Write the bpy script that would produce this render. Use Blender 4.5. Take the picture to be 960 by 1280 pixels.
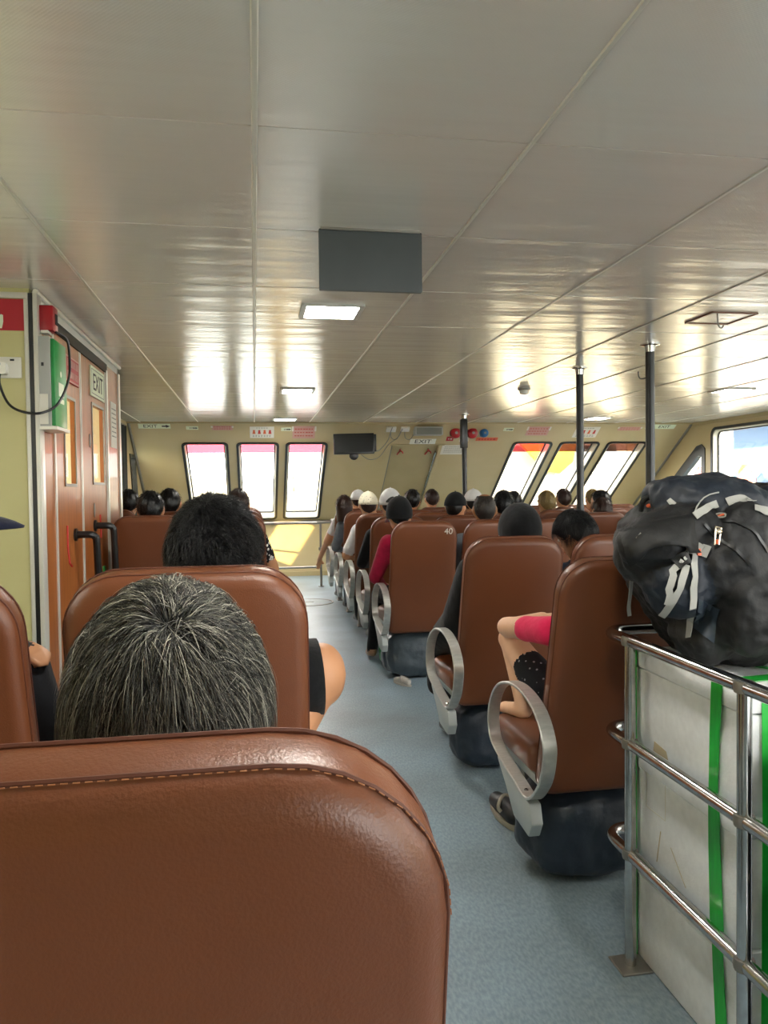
import bpy, bmesh, math, random
import numpy as np
from mathutils import Matrix, Vector
from mathutils.bvhtree import BVHTree

random.seed(7); RNG = np.random.default_rng(7)
SC = bpy.context.scene
COL = SC.collection
for o in list(bpy.data.objects): bpy.data.objects.remove(o)

# ------------------------------------------------------------------ camera
F = 960.0; CAMH = 1.32
_Y = Vector(((318 - 480) / F, (640 - 614) / F, 1.0)).normalized()      # ship's forward axis in camera (right, up, forward)
_U = Vector((-.0175, 1, 0)); _U = (_U - _Y * _U.dot(_Y)).normalized()
_a = Vector((_Y.x, _Y.y, -_Y.z)); _b = Vector((_U.x, _U.y, -_U.z)); _X = _a.cross(_b)
CR = Matrix((_X, _a, _b))                    # camera-local -> world
cam_d = bpy.data.cameras.new('camera'); cam = bpy.data.objects.new('camera', cam_d); COL.objects.link(cam)
cam_d.sensor_fit = 'HORIZONTAL'; cam_d.sensor_width = 36; cam_d.lens = 36; cam_d.clip_start = .05
cam.matrix_world = Matrix.Translation((0, 0, CAMH)) @ CR.to_4x4()
SC.camera = cam
CAMP = Vector((0, 0, CAMH))
def ray(px, py): return CR @ Vector(((px - 480) / F, (640 - py) / F, -1.0))
def aty(px, py, y): d = ray(px, py); return d * (y / d.y) + CAMP
def atx(px, py, x): d = ray(px, py); return d * (x / d.x) + CAMP
def atz(px, py, z): d = ray(px, py); return d * ((z - CAMH) / d.z) + CAMP

# ------------------------------------------------------------------ light
w = bpy.data.worlds.new('world'); SC.world = w; w.use_nodes = True
bg = w.node_tree.nodes['Background']; bg.inputs[0].default_value = (1.0, .985, .955, 1); bg.inputs[1].default_value = 5.0
SUN_DIR = Vector((1.44, 1.0, -.58)).normalized()
sd = bpy.data.lights.new('sun_offscreen', 'SUN'); so = bpy.data.objects.new('sun_offscreen', sd); COL.objects.link(so)
sd.energy = 11; sd.color = (1, .74, .30); sd.angle = math.radians(.8)
so.rotation_euler = SUN_DIR.to_track_quat('-Z', 'Y').to_euler()
SC.view_settings.view_transform = 'Standard'; SC.view_settings.look = 'None'
SC.view_settings.gamma = 1; SC.view_settings.use_curve_mapping = False
SC.view_settings.exposure = 1.4
LAMP = 45.0
SC.cycles.max_bounces = 8; SC.cycles.diffuse_bounces = 5; SC.cycles.sample_clamp_indirect = 6

# ------------------------------------------------------------------ materials
def lin(c):
    if isinstance(c, str):
        c = tuple(int(c[i:i + 2], 16) / 255 for i in (0, 2, 4))
    return tuple((v / 12.92 if v <= .04045 else ((v + .055) / 1.055) ** 2.4) for v in c) + (1,)
MATS = {}
def mat(name, col, rough=.5, metal=0, spec=.5, bump=None, vary=None, coat=0, sheen=0, emit=None, trans=0):
    """bump=(scale, strength, stretch) noise relief; vary=(colour, scale, stretch, contrast) noise colour mix"""
    m = bpy.data.materials.new(name); m.use_nodes = True; nt = m.node_tree; N = nt.nodes; L = nt.links
    b = N['Principled BSDF']
    b.inputs['Base Color'].default_value = lin(col); b.inputs['Roughness'].default_value = rough
    b.inputs['Metallic'].default_value = metal; b.inputs['Specular IOR Level'].default_value = spec
    if coat: b.inputs['Coat Weight'].default_value = coat
    if sheen: b.inputs['Sheen Weight'].default_value = sheen
    if trans: b.inputs['Transmission Weight'].default_value = trans
    if emit: b.inputs['Emission Color'].default_value = lin(emit[0]); b.inputs['Emission Strength'].default_value = emit[1]
    tc = N.new('ShaderNodeTexCoord')
    def noise(scale, stretch, detail=4):
        mp = N.new('ShaderNodeMapping'); mp.inputs['Scale'].default_value = stretch or (1, 1, 1)
        n = N.new('ShaderNodeTexNoise'); n.inputs['Scale'].default_value = scale; n.inputs['Detail'].default_value = detail
        L.new(tc.outputs['Object'], mp.inputs[0]); L.new(mp.outputs[0], n.inputs['Vector']); return n
    if vary:
        c2, s, st, ct = vary
        n = noise(s, st); r = N.new('ShaderNodeValToRGB')
        r.color_ramp.elements[0].position = .5 - ct; r.color_ramp.elements[0].color = lin(col)
        r.color_ramp.elements[1].position = .5 + ct; r.color_ramp.elements[1].color = lin(c2)
        L.new(n.outputs['Fac'], r.inputs[0]); L.new(r.outputs[0], b.inputs['Base Color'])
    if bump:
        s, k, st = bump
        n = noise(s, st); bp = N.new('ShaderNodeBump'); bp.inputs['Strength'].default_value = k; bp.inputs['Distance'].default_value = .01
        L.new(n.outputs['Fac'], bp.inputs['Height']); L.new(bp.outputs[0], b.inputs['Normal'])
    MATS[name] = m; return m
def glass(name, tint=(1, 1, 1), gloss=.07):
    m = bpy.data.materials.new(name); m.use_nodes = True; nt = m.node_tree; N = nt.nodes; L = nt.links
    for n in list(N):
        if n.type == 'BSDF_PRINCIPLED': N.remove(n)
    t = N.new('ShaderNodeBsdfTransparent'); t.inputs[0].default_value = tuple(tint) + (1,)
    g = N.new('ShaderNodeBsdfGlossy'); g.inputs['Roughness'].default_value = .03
    mx = N.new('ShaderNodeMixShader'); mx.inputs[0].default_value = gloss
    L.new(t.outputs[0], mx.inputs[1]); L.new(g.outputs[0], mx.inputs[2]); L.new(mx.outputs[0], N['Material Output'].inputs[0])
    MATS[name] = m; return m

mat('leather', '704025', .38, bump=(420, .10, None), vary=('61351d', 3, None, .3))
mat('seam', '542a17', .6)
mat('thread', 'a06842', .7)
mat('aluminium', 'd6d5cf', .38, metal=.75, vary=('b9b9b4', 25, (1, 6, 1), .3))
mat('grey_cast', 'aeb4b4', .5, metal=.3)
mat('steel', 'c8c8c6', .16, metal=1, vary=('a9a8a5', 30, (1, 1, 1), .25))
mat('dull_steel', '8f8b84', .45, metal=.8)
mat('white_paint', 'e8e6df', .5)
mat('number_paint', 'd8cfc4', .6)
mat('black_rubber', '101112', .36)
mat('black_plastic', '101112', .35)
mat('dark_board', '4a4f52', .5, vary=('43484b', 6, None, .3))
mat('cream', 'c2b28c', .42, bump=(7, .06, None), vary=('bba777', 2.2, None, .35))
mat('cream_door', 'b5a67c', .45, vary=('ab9a70', 3, None, .3))
mat('sage', 'c9c38e', .45, bump=(6, .05, None), vary=('bdb67f', 2.0, None, .35))
mat('window_trim', 'd2ccb8', .4)
mat('veneer', 'a8642f', .38, vary=('874a20', 14, (1, 3, .18), .22), bump=(60, .04, (1, 4, .2)), coat=.08)
mat('red_plastic', 'a01420', .35)
mat('red_sign', 'b01828', .45)
mat('green_face', '1f8a42', .35)
mat('grey_box', 'a7a8a4', .5)
mat('sign_white', 'e9ebdf', .5)
mat('sign_green', 'dfe8cc', .5)
mat('ink', '1b1d1c', .6)
mat('ink_grey', '7d8078', .6)
mat('ink_red', 'b8302c', .6)
mat('pink_paper', 'c99a90', .6)
mat('paper', 'dcd9cf', .7)
mat('blue_plastic', '1f5f92', .35)
mat('lamp_frame', 'bdbdb8', .4)
mat('lamp_glow', 'ffffff', .5, emit=('fffaf0', LAMP))
mat('ceiling_void', '55524d', .7)
mat('strip', 'd5d2c8', .35, metal=.3)
mat('foam', 'eceef0', .6, bump=(160, .10, None), vary=('e2e4e6', 40, None, .2))
mat('foam_dirt', 'b9a98a', .7)
mat('tape', '1fb83c', .28, vary=('12902c', 60, (1, 1, .15), .25))
mat('pack_black', '08090b', .62, bump=(22, .55, None))
mat('pack_grey', '0e0e11', .62, bump=(24, .5, None))
mat('pack_navy', '0d1826', .55, bump=(22, .5, None))
mat('pack_slate', '26323d', .5, bump=(300, .1, None))
mat('webbing', 'a3a39e', .6, bump=(400, .15, None))
mat('zip_metal', 'c9bda6', .25, metal=.8)
mat('orange_tab', 'd8653a', .5)
mat('case_black', '101318', .4, bump=(180, .08, None))
mat('tarp', '222d3a', .5, bump=(30, .25, None), vary=('1a2430', 8, None, .3))
mat('plastic_bag', '4b565f', .33, bump=(26, .4, None), vary=('2c353d', 9, None, .3))
mat('shoe_black', '17171a', .45)
mat('shoe_trim', '8d8676', .5)
mat('shoe_tan', '8a6a50', .5)
mat('shoe_white', 'a3a09a', .6)
mat('curtain', '17201f', .85)
mat('wood_shelf', '6b3a22', .4)
for n, a, b in (('skin', 'c9936c', 'bd8660'), ('skin_light', 'e0b394', 'd6a582'), ('skin_tan', 'b07a4e', 'a46f45')):
    mat(n, a, .5, vary=(b, 12, None, .3), bump=(90, .04, None))
mat('eye_white', 'e6e2da', .3); mat('lips', 'a8614f', .5)
def cloth(n, c, c2=None): mat(n, c, .85, spec=.2, bump=(28, .35, None), vary=(c2 or c, 20, None, .2), sheen=.1)
cloth('black_cloth', '090a0c', '0e0f12'); cloth('dark_cloth', '26272b'); cloth('navy_cloth', '171d33', '11162a'); cloth('red_cloth', 'a3143a', '8c1030')
cloth('pink_cloth', 'e02a5c', 'd2224f'); cloth('grey_cloth', '6a7078', '5d636b'); cloth('white_cloth', 'd4d4d2', 'c6c6c6')
cloth('cream_cloth', 'd8cfae', 'cdc39f'); cloth('olive_cloth', '6a6748'); cloth('peach_cloth', 'cf8f6a'); cloth('denim', '37455a', '2d3a4d'); cloth('beige_cloth', 'cbbfa4')
def pattern(name, a, b, scale, t, voro=True):
    m = mat(name, a, .85, spec=.2); nt = m.node_tree; N = nt.nodes; L = nt.links
    v = N.new('ShaderNodeTexVoronoi' if voro else 'ShaderNodeTexNoise'); v.inputs['Scale'].default_value = scale
    tc = N.new('ShaderNodeTexCoord'); r = N.new('ShaderNodeValToRGB'); r.color_ramp.interpolation = 'CONSTANT'
    r.color_ramp.elements[0].color = lin(b); r.color_ramp.elements[1].color = lin(a); r.color_ramp.elements[1].position = t
    L.new(tc.outputs['Object'], v.inputs['Vector']); L.new(v.outputs[0], r.inputs[0]); L.new(r.outputs[0], N['Principled BSDF'].inputs['Base Color'])
pattern('leaf_print', 'c9cdb0', '6f7a4e', 55, .33); pattern('shorts_print', '16171b', '8f9094', 42, .17)
pattern('cap_print', 'd9d3bb', '4e5a58', 48, .17); pattern('bw_print', '1c1c1f', 'd2d0cb', 40, .4)
def hairmat(name, dark, light, rough=.45):
    m = mat(name, dark, rough, spec=.35); nt = m.node_tree; N = nt.nodes; L = nt.links
    a = N.new('ShaderNodeAttribute'); a.attribute_name = 'tone'; r = N.new('ShaderNodeValToRGB')
    r.color_ramp.elements[0].color = lin(dark); r.color_ramp.elements[1].color = lin(light)
    L.new(a.outputs['Fac'], r.inputs[0]); L.new(r.outputs[0], N['Principled BSDF'].inputs['Base Color'])
hairmat('hair_black', '08080a', '1b1a1d', .36); hairmat('hair_brown', '2b1a14', '4a2c20'); hairmat('hair_grey', '131416', 'a9a698', .5)
hairmat('hair_pepper', '26221f', '6a625a'); hairmat('hair_blond', '7a683f', 'b5a16c')
glass('pane_glass', (.97, .98, .97), .05); glass('red_film', (.72, .22, .26), .05); glass('dark_film', (.22, .14, .13), .05)
mat('sea', '6f7d80', .25, bump=(.6, .4, None)); mat('quay', 'b3ada0', .8, vary=('a39d90', .6, None, .3)); mat('foliage', '8f8a76', .9, vary=('827d69', .5, None, .3))
mat('hull_white', 'dedcd6', .4); mat('cabin_glass', '6b7074', .3); mat('hull_yellow', 'd9a81c', .5); mat('hull_red', 'b03236', .5); mat('hull_blue', '4a6d98', .5); mat('vest_orange', 'c8603c', .7); mat('shed', 'dcd9d0', .7); mat('vest_white', 'cfcabb', .7)  # shed is the pale colour of the added sun blocker to port

def ceiling_material():
    m = mat('ceiling_sheet', 'e9e3da', .15, metal=.26); nt = m.node_tree; N = nt.nodes; L = nt.links; b = N['Principled BSDF']
    ob = N.new('ShaderNodeNewGeometry')
    # slow waviness across the sheets: ripples run athwart, as thin pressed metal does
    mp = N.new('ShaderNodeMapping'); mp.inputs['Scale'].default_value = (.6, 4.2, 1)
    n = N.new('ShaderNodeTexNoise'); n.inputs['Scale'].default_value = 1.7; n.inputs['Detail'].default_value = 2.5
    L.new(ob.outputs['Position'], mp.inputs[0]); L.new(mp.outputs[0], n.inputs['Vector'])
    b1 = N.new('ShaderNodeBump'); b1.inputs['Strength'].default_value = .30; b1.inputs['Distance'].default_value = .02
    L.new(n.outputs['Fac'], b1.inputs['Height'])
    # fine embossed dots
    mp2 = N.new('ShaderNodeMapping'); mp2.inputs['Rotation'].default_value = (0, 0, .785); mp2.inputs['Scale'].default_value = (150, 150, 1)
    ch = N.new('ShaderNodeTexVoronoi'); ch.inputs['Scale'].default_value = 1; ch.inputs['Randomness'].default_value = 0
    L.new(ob.outputs['Position'], mp2.inputs[0]); L.new(mp2.outputs[0], ch.inputs['Vector'])
    b2 = N.new('ShaderNodeBump'); b2.inputs['Strength'].default_value = .16; b2.inputs['Distance'].default_value = .002
    L.new(ch.outputs['Distance'], b2.inputs['Height']); L.new(b1.outputs[0], b2.inputs['Normal']); L.new(b2.outputs[0], b.inputs['Normal'])
ceiling_material()
def floor_material():
    m = mat('vinyl', '8fa3b0', .42); nt = m.node_tree; N = nt.nodes; L = nt.links; b = N['Principled BSDF']
    g = N.new('ShaderNodeNewGeometry')
    def nz(s, st, d):
        mp = N.new('ShaderNodeMapping'); mp.inputs['Scale'].default_value = st; n = N.new('ShaderNodeTexNoise'); n.inputs['Scale'].default_value = s; n.inputs['Detail'].default_value = d
        L.new(g.outputs['Position'], mp.inputs[0]); L.new(mp.outputs[0], n.inputs['Vector']); return n
    a = nz(120, (1, .4, 1), 4); r = N.new('ShaderNodeValToRGB'); r.color_ramp.elements[0].position = .36; r.color_ramp.elements[1].position = .64
    r.color_ramp.elements[0].color = lin('788c9a'); r.color_ramp.elements[1].color = lin('8fa2ad'); L.new(a.outputs['Fac'], r.inputs[0])
    c = nz(1.3, (1, 1, 1), 5); r2 = N.new('ShaderNodeValToRGB'); r2.color_ramp.elements[0].position = .38; r2.color_ramp.elements[1].position = .66
    r2.color_ramp.elements[0].color = (1, 1, 1, 1); r2.color_ramp.elements[1].color = lin('cfc6bb'); L.new(c.outputs['Fac'], r2.inputs[0])
    mx = N.new('ShaderNodeMix'); mx.data_type = 'RGBA'; mx.blend_type = 'MULTIPLY'; mx.inputs['Factor'].default_value = .8
    L.new(r.outputs[0], mx.inputs['A']); L.new(r2.outputs[0], mx.inputs['B']); L.new(mx.outputs['Result'], b.inputs['Base Color'])
    bp = N.new('ShaderNodeBump'); bp.inputs['Strength'].default_value = .08; bp.inputs['Distance'].default_value = .005; L.new(a.outputs['Fac'], bp.inputs['Height']); L.new(bp.outputs[0], b.inputs['Normal'])
floor_material()

# ------------------------------------------------------------------ mesh helpers
def tag(o, label=None, cat=None, group=None, kind=None):
    if label: o['label'] = label
    if cat: o['category'] = cat
    if group: o['group'] = group
    if kind: o['kind'] = kind
    return o
def empty(name, loc=(0, 0, 0), rz=0):
    o = bpy.data.objects.new(name, None); COL.objects.link(o); o.location = loc; o.rotation_euler = (0, 0, rz); o.empty_display_size = .1; return o
def link(name, me, parent=None, M=None):
    o = bpy.data.objects.new(name, me); COL.objects.link(o)
    if parent is not None: o.parent = parent
    if M is not None: o.matrix_local = M
    return o
class MB:
    def __init__(s): s.v = []; s.f = []
    def add(s, vs, fs):
        k = len(s.v); s.v += [tuple(p) for p in vs]; s.f += [tuple(i + k for i in f) for f in fs]; return s
    def box(s, x0, x1, y0, y1, z0, z1, M=None):
        vs = [Vector((x, y, z)) for z in (z0, z1) for y in (y0, y1) for x in (x0, x1)]
        if M is not None: vs = [M @ p for p in vs]
        return s.add(vs, [(0, 2, 3, 1), (4, 5, 7, 6), (0, 1, 5, 4), (2, 6, 7, 3), (0, 4, 6, 2), (1, 3, 7, 5)])
    def rings(s, rings, cap0=True, cap1=True, closed=True):
        n = len(rings[0]); vs = [p for r in rings for p in r]; fs = []
        for i in range(len(rings) - 1):
            for j in range(n if closed else n - 1):
                a = i * n + j; b = i * n + (j + 1) % n; fs.append((a, b, b + n, a + n))
        if cap0: fs.append(tuple(reversed(range(n))))
        if cap1: fs.append(tuple(range((len(rings) - 1) * n, len(rings) * n)))
        return s.add(vs, fs)
    def tube(s, pts, r, n=10, closed=False, caps=True):
        pts = [Vector(p) for p in pts]; m = len(pts); R = []; up = None
        for i, p in enumerate(pts):
            t = (pts[(i + 1) % m] - pts[i - 1]) if closed else (pts[min(i + 1, m - 1)] - pts[max(i - 1, 0)])
            t.normalize()
            if up is None: up = t.orthogonal().normalized()
            u = (up - t * up.dot(t)); u.normalize(); up = u; v = t.cross(u)
            rr = r[i] if hasattr(r, '__len__') else r
            R.append([p + (u * math.cos(2 * math.pi * k / n) + v * math.sin(2 * math.pi * k / n)) * rr for k in range(n)])
        if closed:
            k0 = len(s.v); nn = n; s.rings(R, False, False)
            s.f += [(k0 + (m - 1) * nn + j, k0 + (m - 1) * nn + (j + 1) % nn, k0 + (j + 1) % nn, k0 + j) for j in range(nn)]
            return s
        return s.rings(R, caps, caps)
    def lathe(s, prof, n=20, M=None, caps=True):
        R = [[Vector((r * math.cos(2 * math.pi * k / n), r * math.sin(2 * math.pi * k / n), z)) for k in range(n)] for r, z in prof]
        if M is not None: R = [[M @ p for p in q] for q in R]
        return s.rings(R, caps, caps)
    def prism(s, poly, d0, d1, M=None):
        R = [[Vector((x, y, d)) for x, y in poly] for d in (d0, d1)]
        if M is not None: R = [[M @ p for p in q] for q in R]
        return s.rings(R)
    def band(s, pts, nrm, w, t, closed=False):
        """flat strap along pts, width w across, thickness t along the normals"""
        pts = [Vector(p) for p in pts]; m = len(pts); R = []
        for i, p in enumerate(pts):
            tg = (pts[(i + 1) % m] - pts[i - 1]) if closed else (pts[min(i + 1, m - 1)] - pts[max(i - 1, 0)])
            tg.normalize(); n = Vector(nrm[i]); n = (n - tg * n.dot(tg)).normalized(); sd = n.cross(tg)
            ww = w[i] if hasattr(w, '__len__') else w
            R.append([p - sd * ww / 2 - n * t / 2, p + sd * ww / 2 - n * t / 2, p + sd * ww / 2 + n * t / 2, p - sd * ww / 2 + n * t / 2])
        if closed: R.append(R[0]); return s.rings(R, False, False)
        return s.rings(R)
    def mesh(s, name, m, bevel=0, seg=2, sharp=35):
        me = bpy.data.meshes.new(name); me.from_pydata(s.v, [], s.f)
        bm = bmesh.new(); bm.from_mesh(me)
        bmesh.ops.recalc_face_normals(bm, faces=bm.faces)
        if bevel: bmesh.ops.bevel(bm, geom=list(bm.edges), offset=bevel, segments=seg, profile=.5, affect='EDGES', clamp_overlap=True)
        bm.to_mesh(me); bm.free()
        me.polygons.foreach_set('use_smooth', [True] * len(me.polygons)); me.set_sharp_from_angle(angle=math.radians(sharp))
        for q in (m if isinstance(m, (list, tuple)) else [m]): me.materials.append(MATS[q])
        return me
    def build(s, name, m, parent=None, M=None, **k): return link(name, s.mesh(name, m, **k), parent, M)
def rrect(w, h, r, n=6, x0=None, y0=None):
    """rounded rectangle, centred unless a corner is given"""
    cx = 0 if x0 is None else x0 + w / 2; cy = 0 if y0 is None else y0 + h / 2; P = []
    rr = r if hasattr(r, '__len__') else (r,) * 4                        # TR TL BL BR
    for k, (sx, sy) in enumerate(((1, 1), (-1, 1), (-1, -1), (1, -1))):
        q = max(rr[k], .0005)
        for i in range(n + 1):
            a = math.pi / 2 * (k + i / n)
            P.append((cx + sx * (w / 2 - q) + q * math.cos(a), cy + sy * (h / 2 - q) + q * math.sin(a)))
    return P
def cushion(w, h, r, T, e, bulge0=.006, bulge1=.014, taper=0):
    """soft slab in x (width), y (0..h), z (0..T) with rounded edges; returns rings"""
    R = []
    def ring(i, d):
        P = rrect(w - 2 * i, h - 2 * i, [max(q - i, .006) for q in r], 6, -w / 2 + i, i)
        return [Vector((x * (1 - taper * y / h), y, d)) for x, y in P]
    k = min(w, h) * .5
    for i, b in ((k * .82, 1), (k * .6, .9), (k * .38, .55)): R.append(ring(i, -bulge0 * b))
    for a in (0, 22, 45, 67, 90):
        q = math.radians(a); R.append(ring(e * (1 - math.sin(q)), e * (1 - math.cos(q))))
    for a in (90, 67, 45, 22, 0):
        q = math.radians(a); R.append(ring(e * (1 - math.sin(q)), T - e * (1 - math.cos(q))))
    for i, b in ((k * .38, .55), (k * .6, .9), (k * .82, 1)): R.append(ring(i, T + bulge1 * b))
    return R
def catmull(P, closed=True, n=6):
    P = [Vector(p) for p in P]; m = len(P); out = []
    for i in range(m if closed else m - 1):
        a, b, c, d = (P[(i - 1) % m], P[i], P[(i + 1) % m], P[(i + 2) % m]) if closed else (P[max(i - 1, 0)], P[i], P[i + 1], P[min(i + 2, m - 1)])
        for k in range(n):
            t = k / n; out.append(.5 * ((2 * b) + (c - a) * t + (2 * a - 5 * b + 4 * c - d) * t * t + (-a + 3 * b - 3 * c + d) * t ** 3))
    if not closed: out.append(P[-1])
    return out
def frame_from(o, u, v, n):
    M = Matrix.Identity(4)
    for i, a in enumerate((u, v, n)):
        for k in range(3): M[k][i] = a[k]
    for k in range(3): M[k][3] = o[k]
    return M
def text(name, s, size, m, parent, M, align='CENTER', thick=.0006):
    c = bpy.data.curves.new(name, 'FONT'); c.body = s; c.size = size; c.align_x = align; c.align_y = 'CENTER'; c.extrude = thick
    o = bpy.data.objects.new('tmp', c); COL.objects.link(o); dg = bpy.context.evaluated_depsgraph_get()
    me = bpy.data.meshes.new_from_object(o.evaluated_get(dg)); bpy.data.objects.remove(o); me.name = name
    me.materials.clear(); me.materials.append(MATS[m]); return link(name, me, parent, M)
# ------------------------------------------------------------------ the cabin shell
XL, XR, YB, YF, ZC = -1.55, 6.1, -2.5, 9.95, 2.2
DX, DY0, DY1 = -.92, 3.52, 5.6                      # door recess on the port side
RK = 1.45; ZS = .85                                 # rake of the front wall, sill height
def FWY(z): return YF + RK * (ZC - z)
_k = math.hypot(1, RK)
FV = Vector((0, -RK, 1)) / _k; FN = Vector((0, -1, -RK)) / _k
FM = frame_from((0, FWY(ZS), ZS), (1, 0, 0), FV, FN)  # front-wall frame: x athwart, y up the slope, z into the cabin
def fs(z): return (z - ZS) * _k
def struct(o): o['kind'] = 'structure'; return o

struct(MB().box(XL - .1, XR + .1, YB, 12.0, -.08, 0).build('floor', 'vinyl'))
# deck hatch ring let into the floor
mh = empty('deck_hatch', (.62, 9.05, 0)); tag(mh, 'round metal deck hatch cover set in the blue floor of the aisle', 'hatch')
MB().lathe([(.285, .0), (.285, .006), (.262, .006), (.262, .0)], 40, caps=False).build('rim', 'dull_steel', mh)
MB().lathe([(.255, 0), (.255, .004), (.24, .005)], 40).build('cover', 'vinyl', mh)
MB().box(-.05, .05, -.012, .012, .004, .009).build('lift_bar', 'dull_steel', mh)

ceil = struct(MB().box(XL - .1, XR + .1, YB, YF + .12, ZC + .008, ZC + .04).build('ceiling', 'strip'))
xs = [XL] + [.015 + .70 * k for k in range(-2, 9)] + [XR]
ys = [1.90 + .735 * k for k in range(-6, 11)] + [YF + .02]
pm = MB().box(-.5, .5, -.5, .5, 0, .007).mesh('ceiling_panel', 'ceiling_sheet')
for i in range(len(xs) - 1):
    for j in range(len(ys) - 1):
        p = link('ceiling_panel', pm, ceil); a, b, c, d = xs[i], xs[i + 1], ys[j], ys[j + 1]
        p.location = ((a + b) / 2, (c + d) / 2, ZC); p.scale = (b - a - .005, d - c - .006, 1)
        p.rotation_euler = (random.gauss(0, .0011), random.gauss(0, .0011), 0)
for x in xs[1:-1]:
    MB().prism([(-.008, 0), (-.005, -.004), (.005, -.004), (.008, 0)], YB, YF).build('joint_strip', 'strip', ceil, Matrix(((1, 0, 0, x), (0, 0, 1, 0), (0, 1, 0, ZC), (0, 0, 0, 1))))

# ---- windows
def ringprism(mb, O, I, d0, d1, M=None):
    R = [[Vector((x, y, d)) for x, y in P] for P, d in ((O, d0), (O, d1), (I, d1), (I, d0), (O, d0))]
    if M is not None: R = [[M @ p for p in q] for q in R]
    return mb.rings(R, False, False)
def window(n, M, x0, x1, y0, y1, film=None, depth=.10, r=.07, heavy=.03, fh=.29):
    W = struct(empty('window_%d' % n)); W.matrix_world = M @ Matrix.Translation(((x0 + x1) / 2, (y0 + y1) / 2, 0))
    w, h = x1 - x0, y1 - y0
    ringprism(MB(), rrect(w, h, r), rrect(w - 2 * heavy, h - 2 * heavy, r - .02), -.01, .014).build('gasket', 'black_rubber', W)
    ringprism(MB(), rrect(w - 2 * heavy + .004, h - 2 * heavy + .004, r - .02), rrect(w - 2 * heavy - .03, h - 2 * heavy - .03, r - .03), -depth, .004).build('window_frame', 'window_trim', W)
    ringprism(MB(), rrect(w - 2 * heavy - .025, h - 2 * heavy - .025, r - .03), rrect(w - 2 * heavy - .065, h - 2 * heavy - .065, r - .04), -depth - .005, -depth + .012).build('inner_gasket', 'black_rubber', W)
    MB().prism(rrect(w - 2 * heavy - .05, h - 2 * heavy - .05, r - .035), -depth, -depth + .004).build('pane', 'pane_glass', W)
    if film:
        pw = w - 2 * heavy - .066
        tag(MB().box(-pw / 2, pw / 2, h / 2 - heavy - .033 - fh, h / 2 - heavy - .033, -depth + .005, -depth + .006).build('tint_strip', film, W), 'tinted film strip along the top of the pane')
    return W
WT, WBm = fs(1.965), fs(.895)
wins = [(-.93, -.33, 'red_film'), (-.225, .335, 'red_film'), (.42, .985, 'red_film'), (3.58, 4.17, 'red_film'), (4.27, 4.88, 'dark_film'), (4.99, 5.60, 'dark_film')]
for i, (a, b, f) in enumerate(wins): window(i + 1, FM, a, b, WBm, WT, f)
EX0, EX1, EXB, EXT = 1.86, 2.58, .02, fs(1.925)
holes = sorted([(a + .02, b - .02, WBm + .02, WT - .02) for a, b, f in wins] + [(EX0, EX1, EXB, EXT)])
fw = MB(); x = XL - .1; L_ = fs(ZC) + .08
for a, b, c, d in holes:
    fw.box(x, a, 0, L_, -.07, 0, FM); fw.box(a, b, 0, c, -.07, 0, FM); fw.box(a, b, d, L_, -.07, 0, FM); x = b
fw.box(x, XR + .1, 0, L_, -.07, 0, FM)
fw.box(XL - .1, XR + .1, FWY(ZS), FWY(ZS) + .08, 0, ZS)
struct(fw.build('wall_front', 'cream'))
struct(MB().box(XL, XR, FWY(ZS) - .045, FWY(ZS) + .01, ZS - .03, ZS + .01).build('trim_1', 'dull_steel', bevel=.006))
struct(MB().box(XL, XR, FWY(ZS) - .012, FWY(ZS), 0, .07).build('baseboard_front', 'cream_door'))
struct(MB().box(XL, XR, YF - .012, YF + .03, ZC - .018, ZC + .002).build('trim_2', 'cream_door'))
# corner trims along the rake
for k, xx in enumerate((XL + .02, XR - .02)):
    struct(MB().tube([(xx, FWY(2.19) - .005, 2.19), (xx, FWY(ZS) - .005, ZS)], .018, 8).build('trim_%d' % (3 + k), 'dull_steel'))
# emergency exit panel in the raked wall
ED = struct(empty('door_3')); ED.matrix_world = FM @ Matrix.Translation(((EX0 + EX1) / 2, 0, 0)); hw = (EX1 - EX0) / 2
MB().box(-hw, hw, EXB, EXT, -.069, -.055).build('door_panel', 'cream_door', ED)
MB().box(hw - .05, hw, EXB, EXT, -.055, .004).build('jamb', 'cream', ED); MB().box(-hw, -hw + .012, EXB, EXT, -.055, .002).build('jamb', 'ink_grey', ED)
MB().box(-hw - .02, hw + .02, EXT, EXT + .02, -.05, .01).build('lintel', 'cream_door', ED)
for (lx, ly) in ((-.21, 1.72), (.19, 1.72), (-.20, .72), (.14, .72)):
    q = MB().lathe([(.013, 0), (.013, .012)], 10, Matrix.Translation((lx, ly, -.055))); q.tube([(lx, ly, -.04), (lx + .03, ly - .02, -.035), (lx + .045, ly - .055, -.035)], .009, 6); q.tube([(lx, ly, -.04), (lx - .035, ly - .085, -.035)], .009, 6)
    tag(q.build('toggle_latch', 'ink_red', ED), 'red toggle latch on the exit panel')
MB().box(hw - .075, hw - .052, EXB + .4, EXT - .2, -.055, -.02).build('edge_bar', 'steel', ED)

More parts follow.
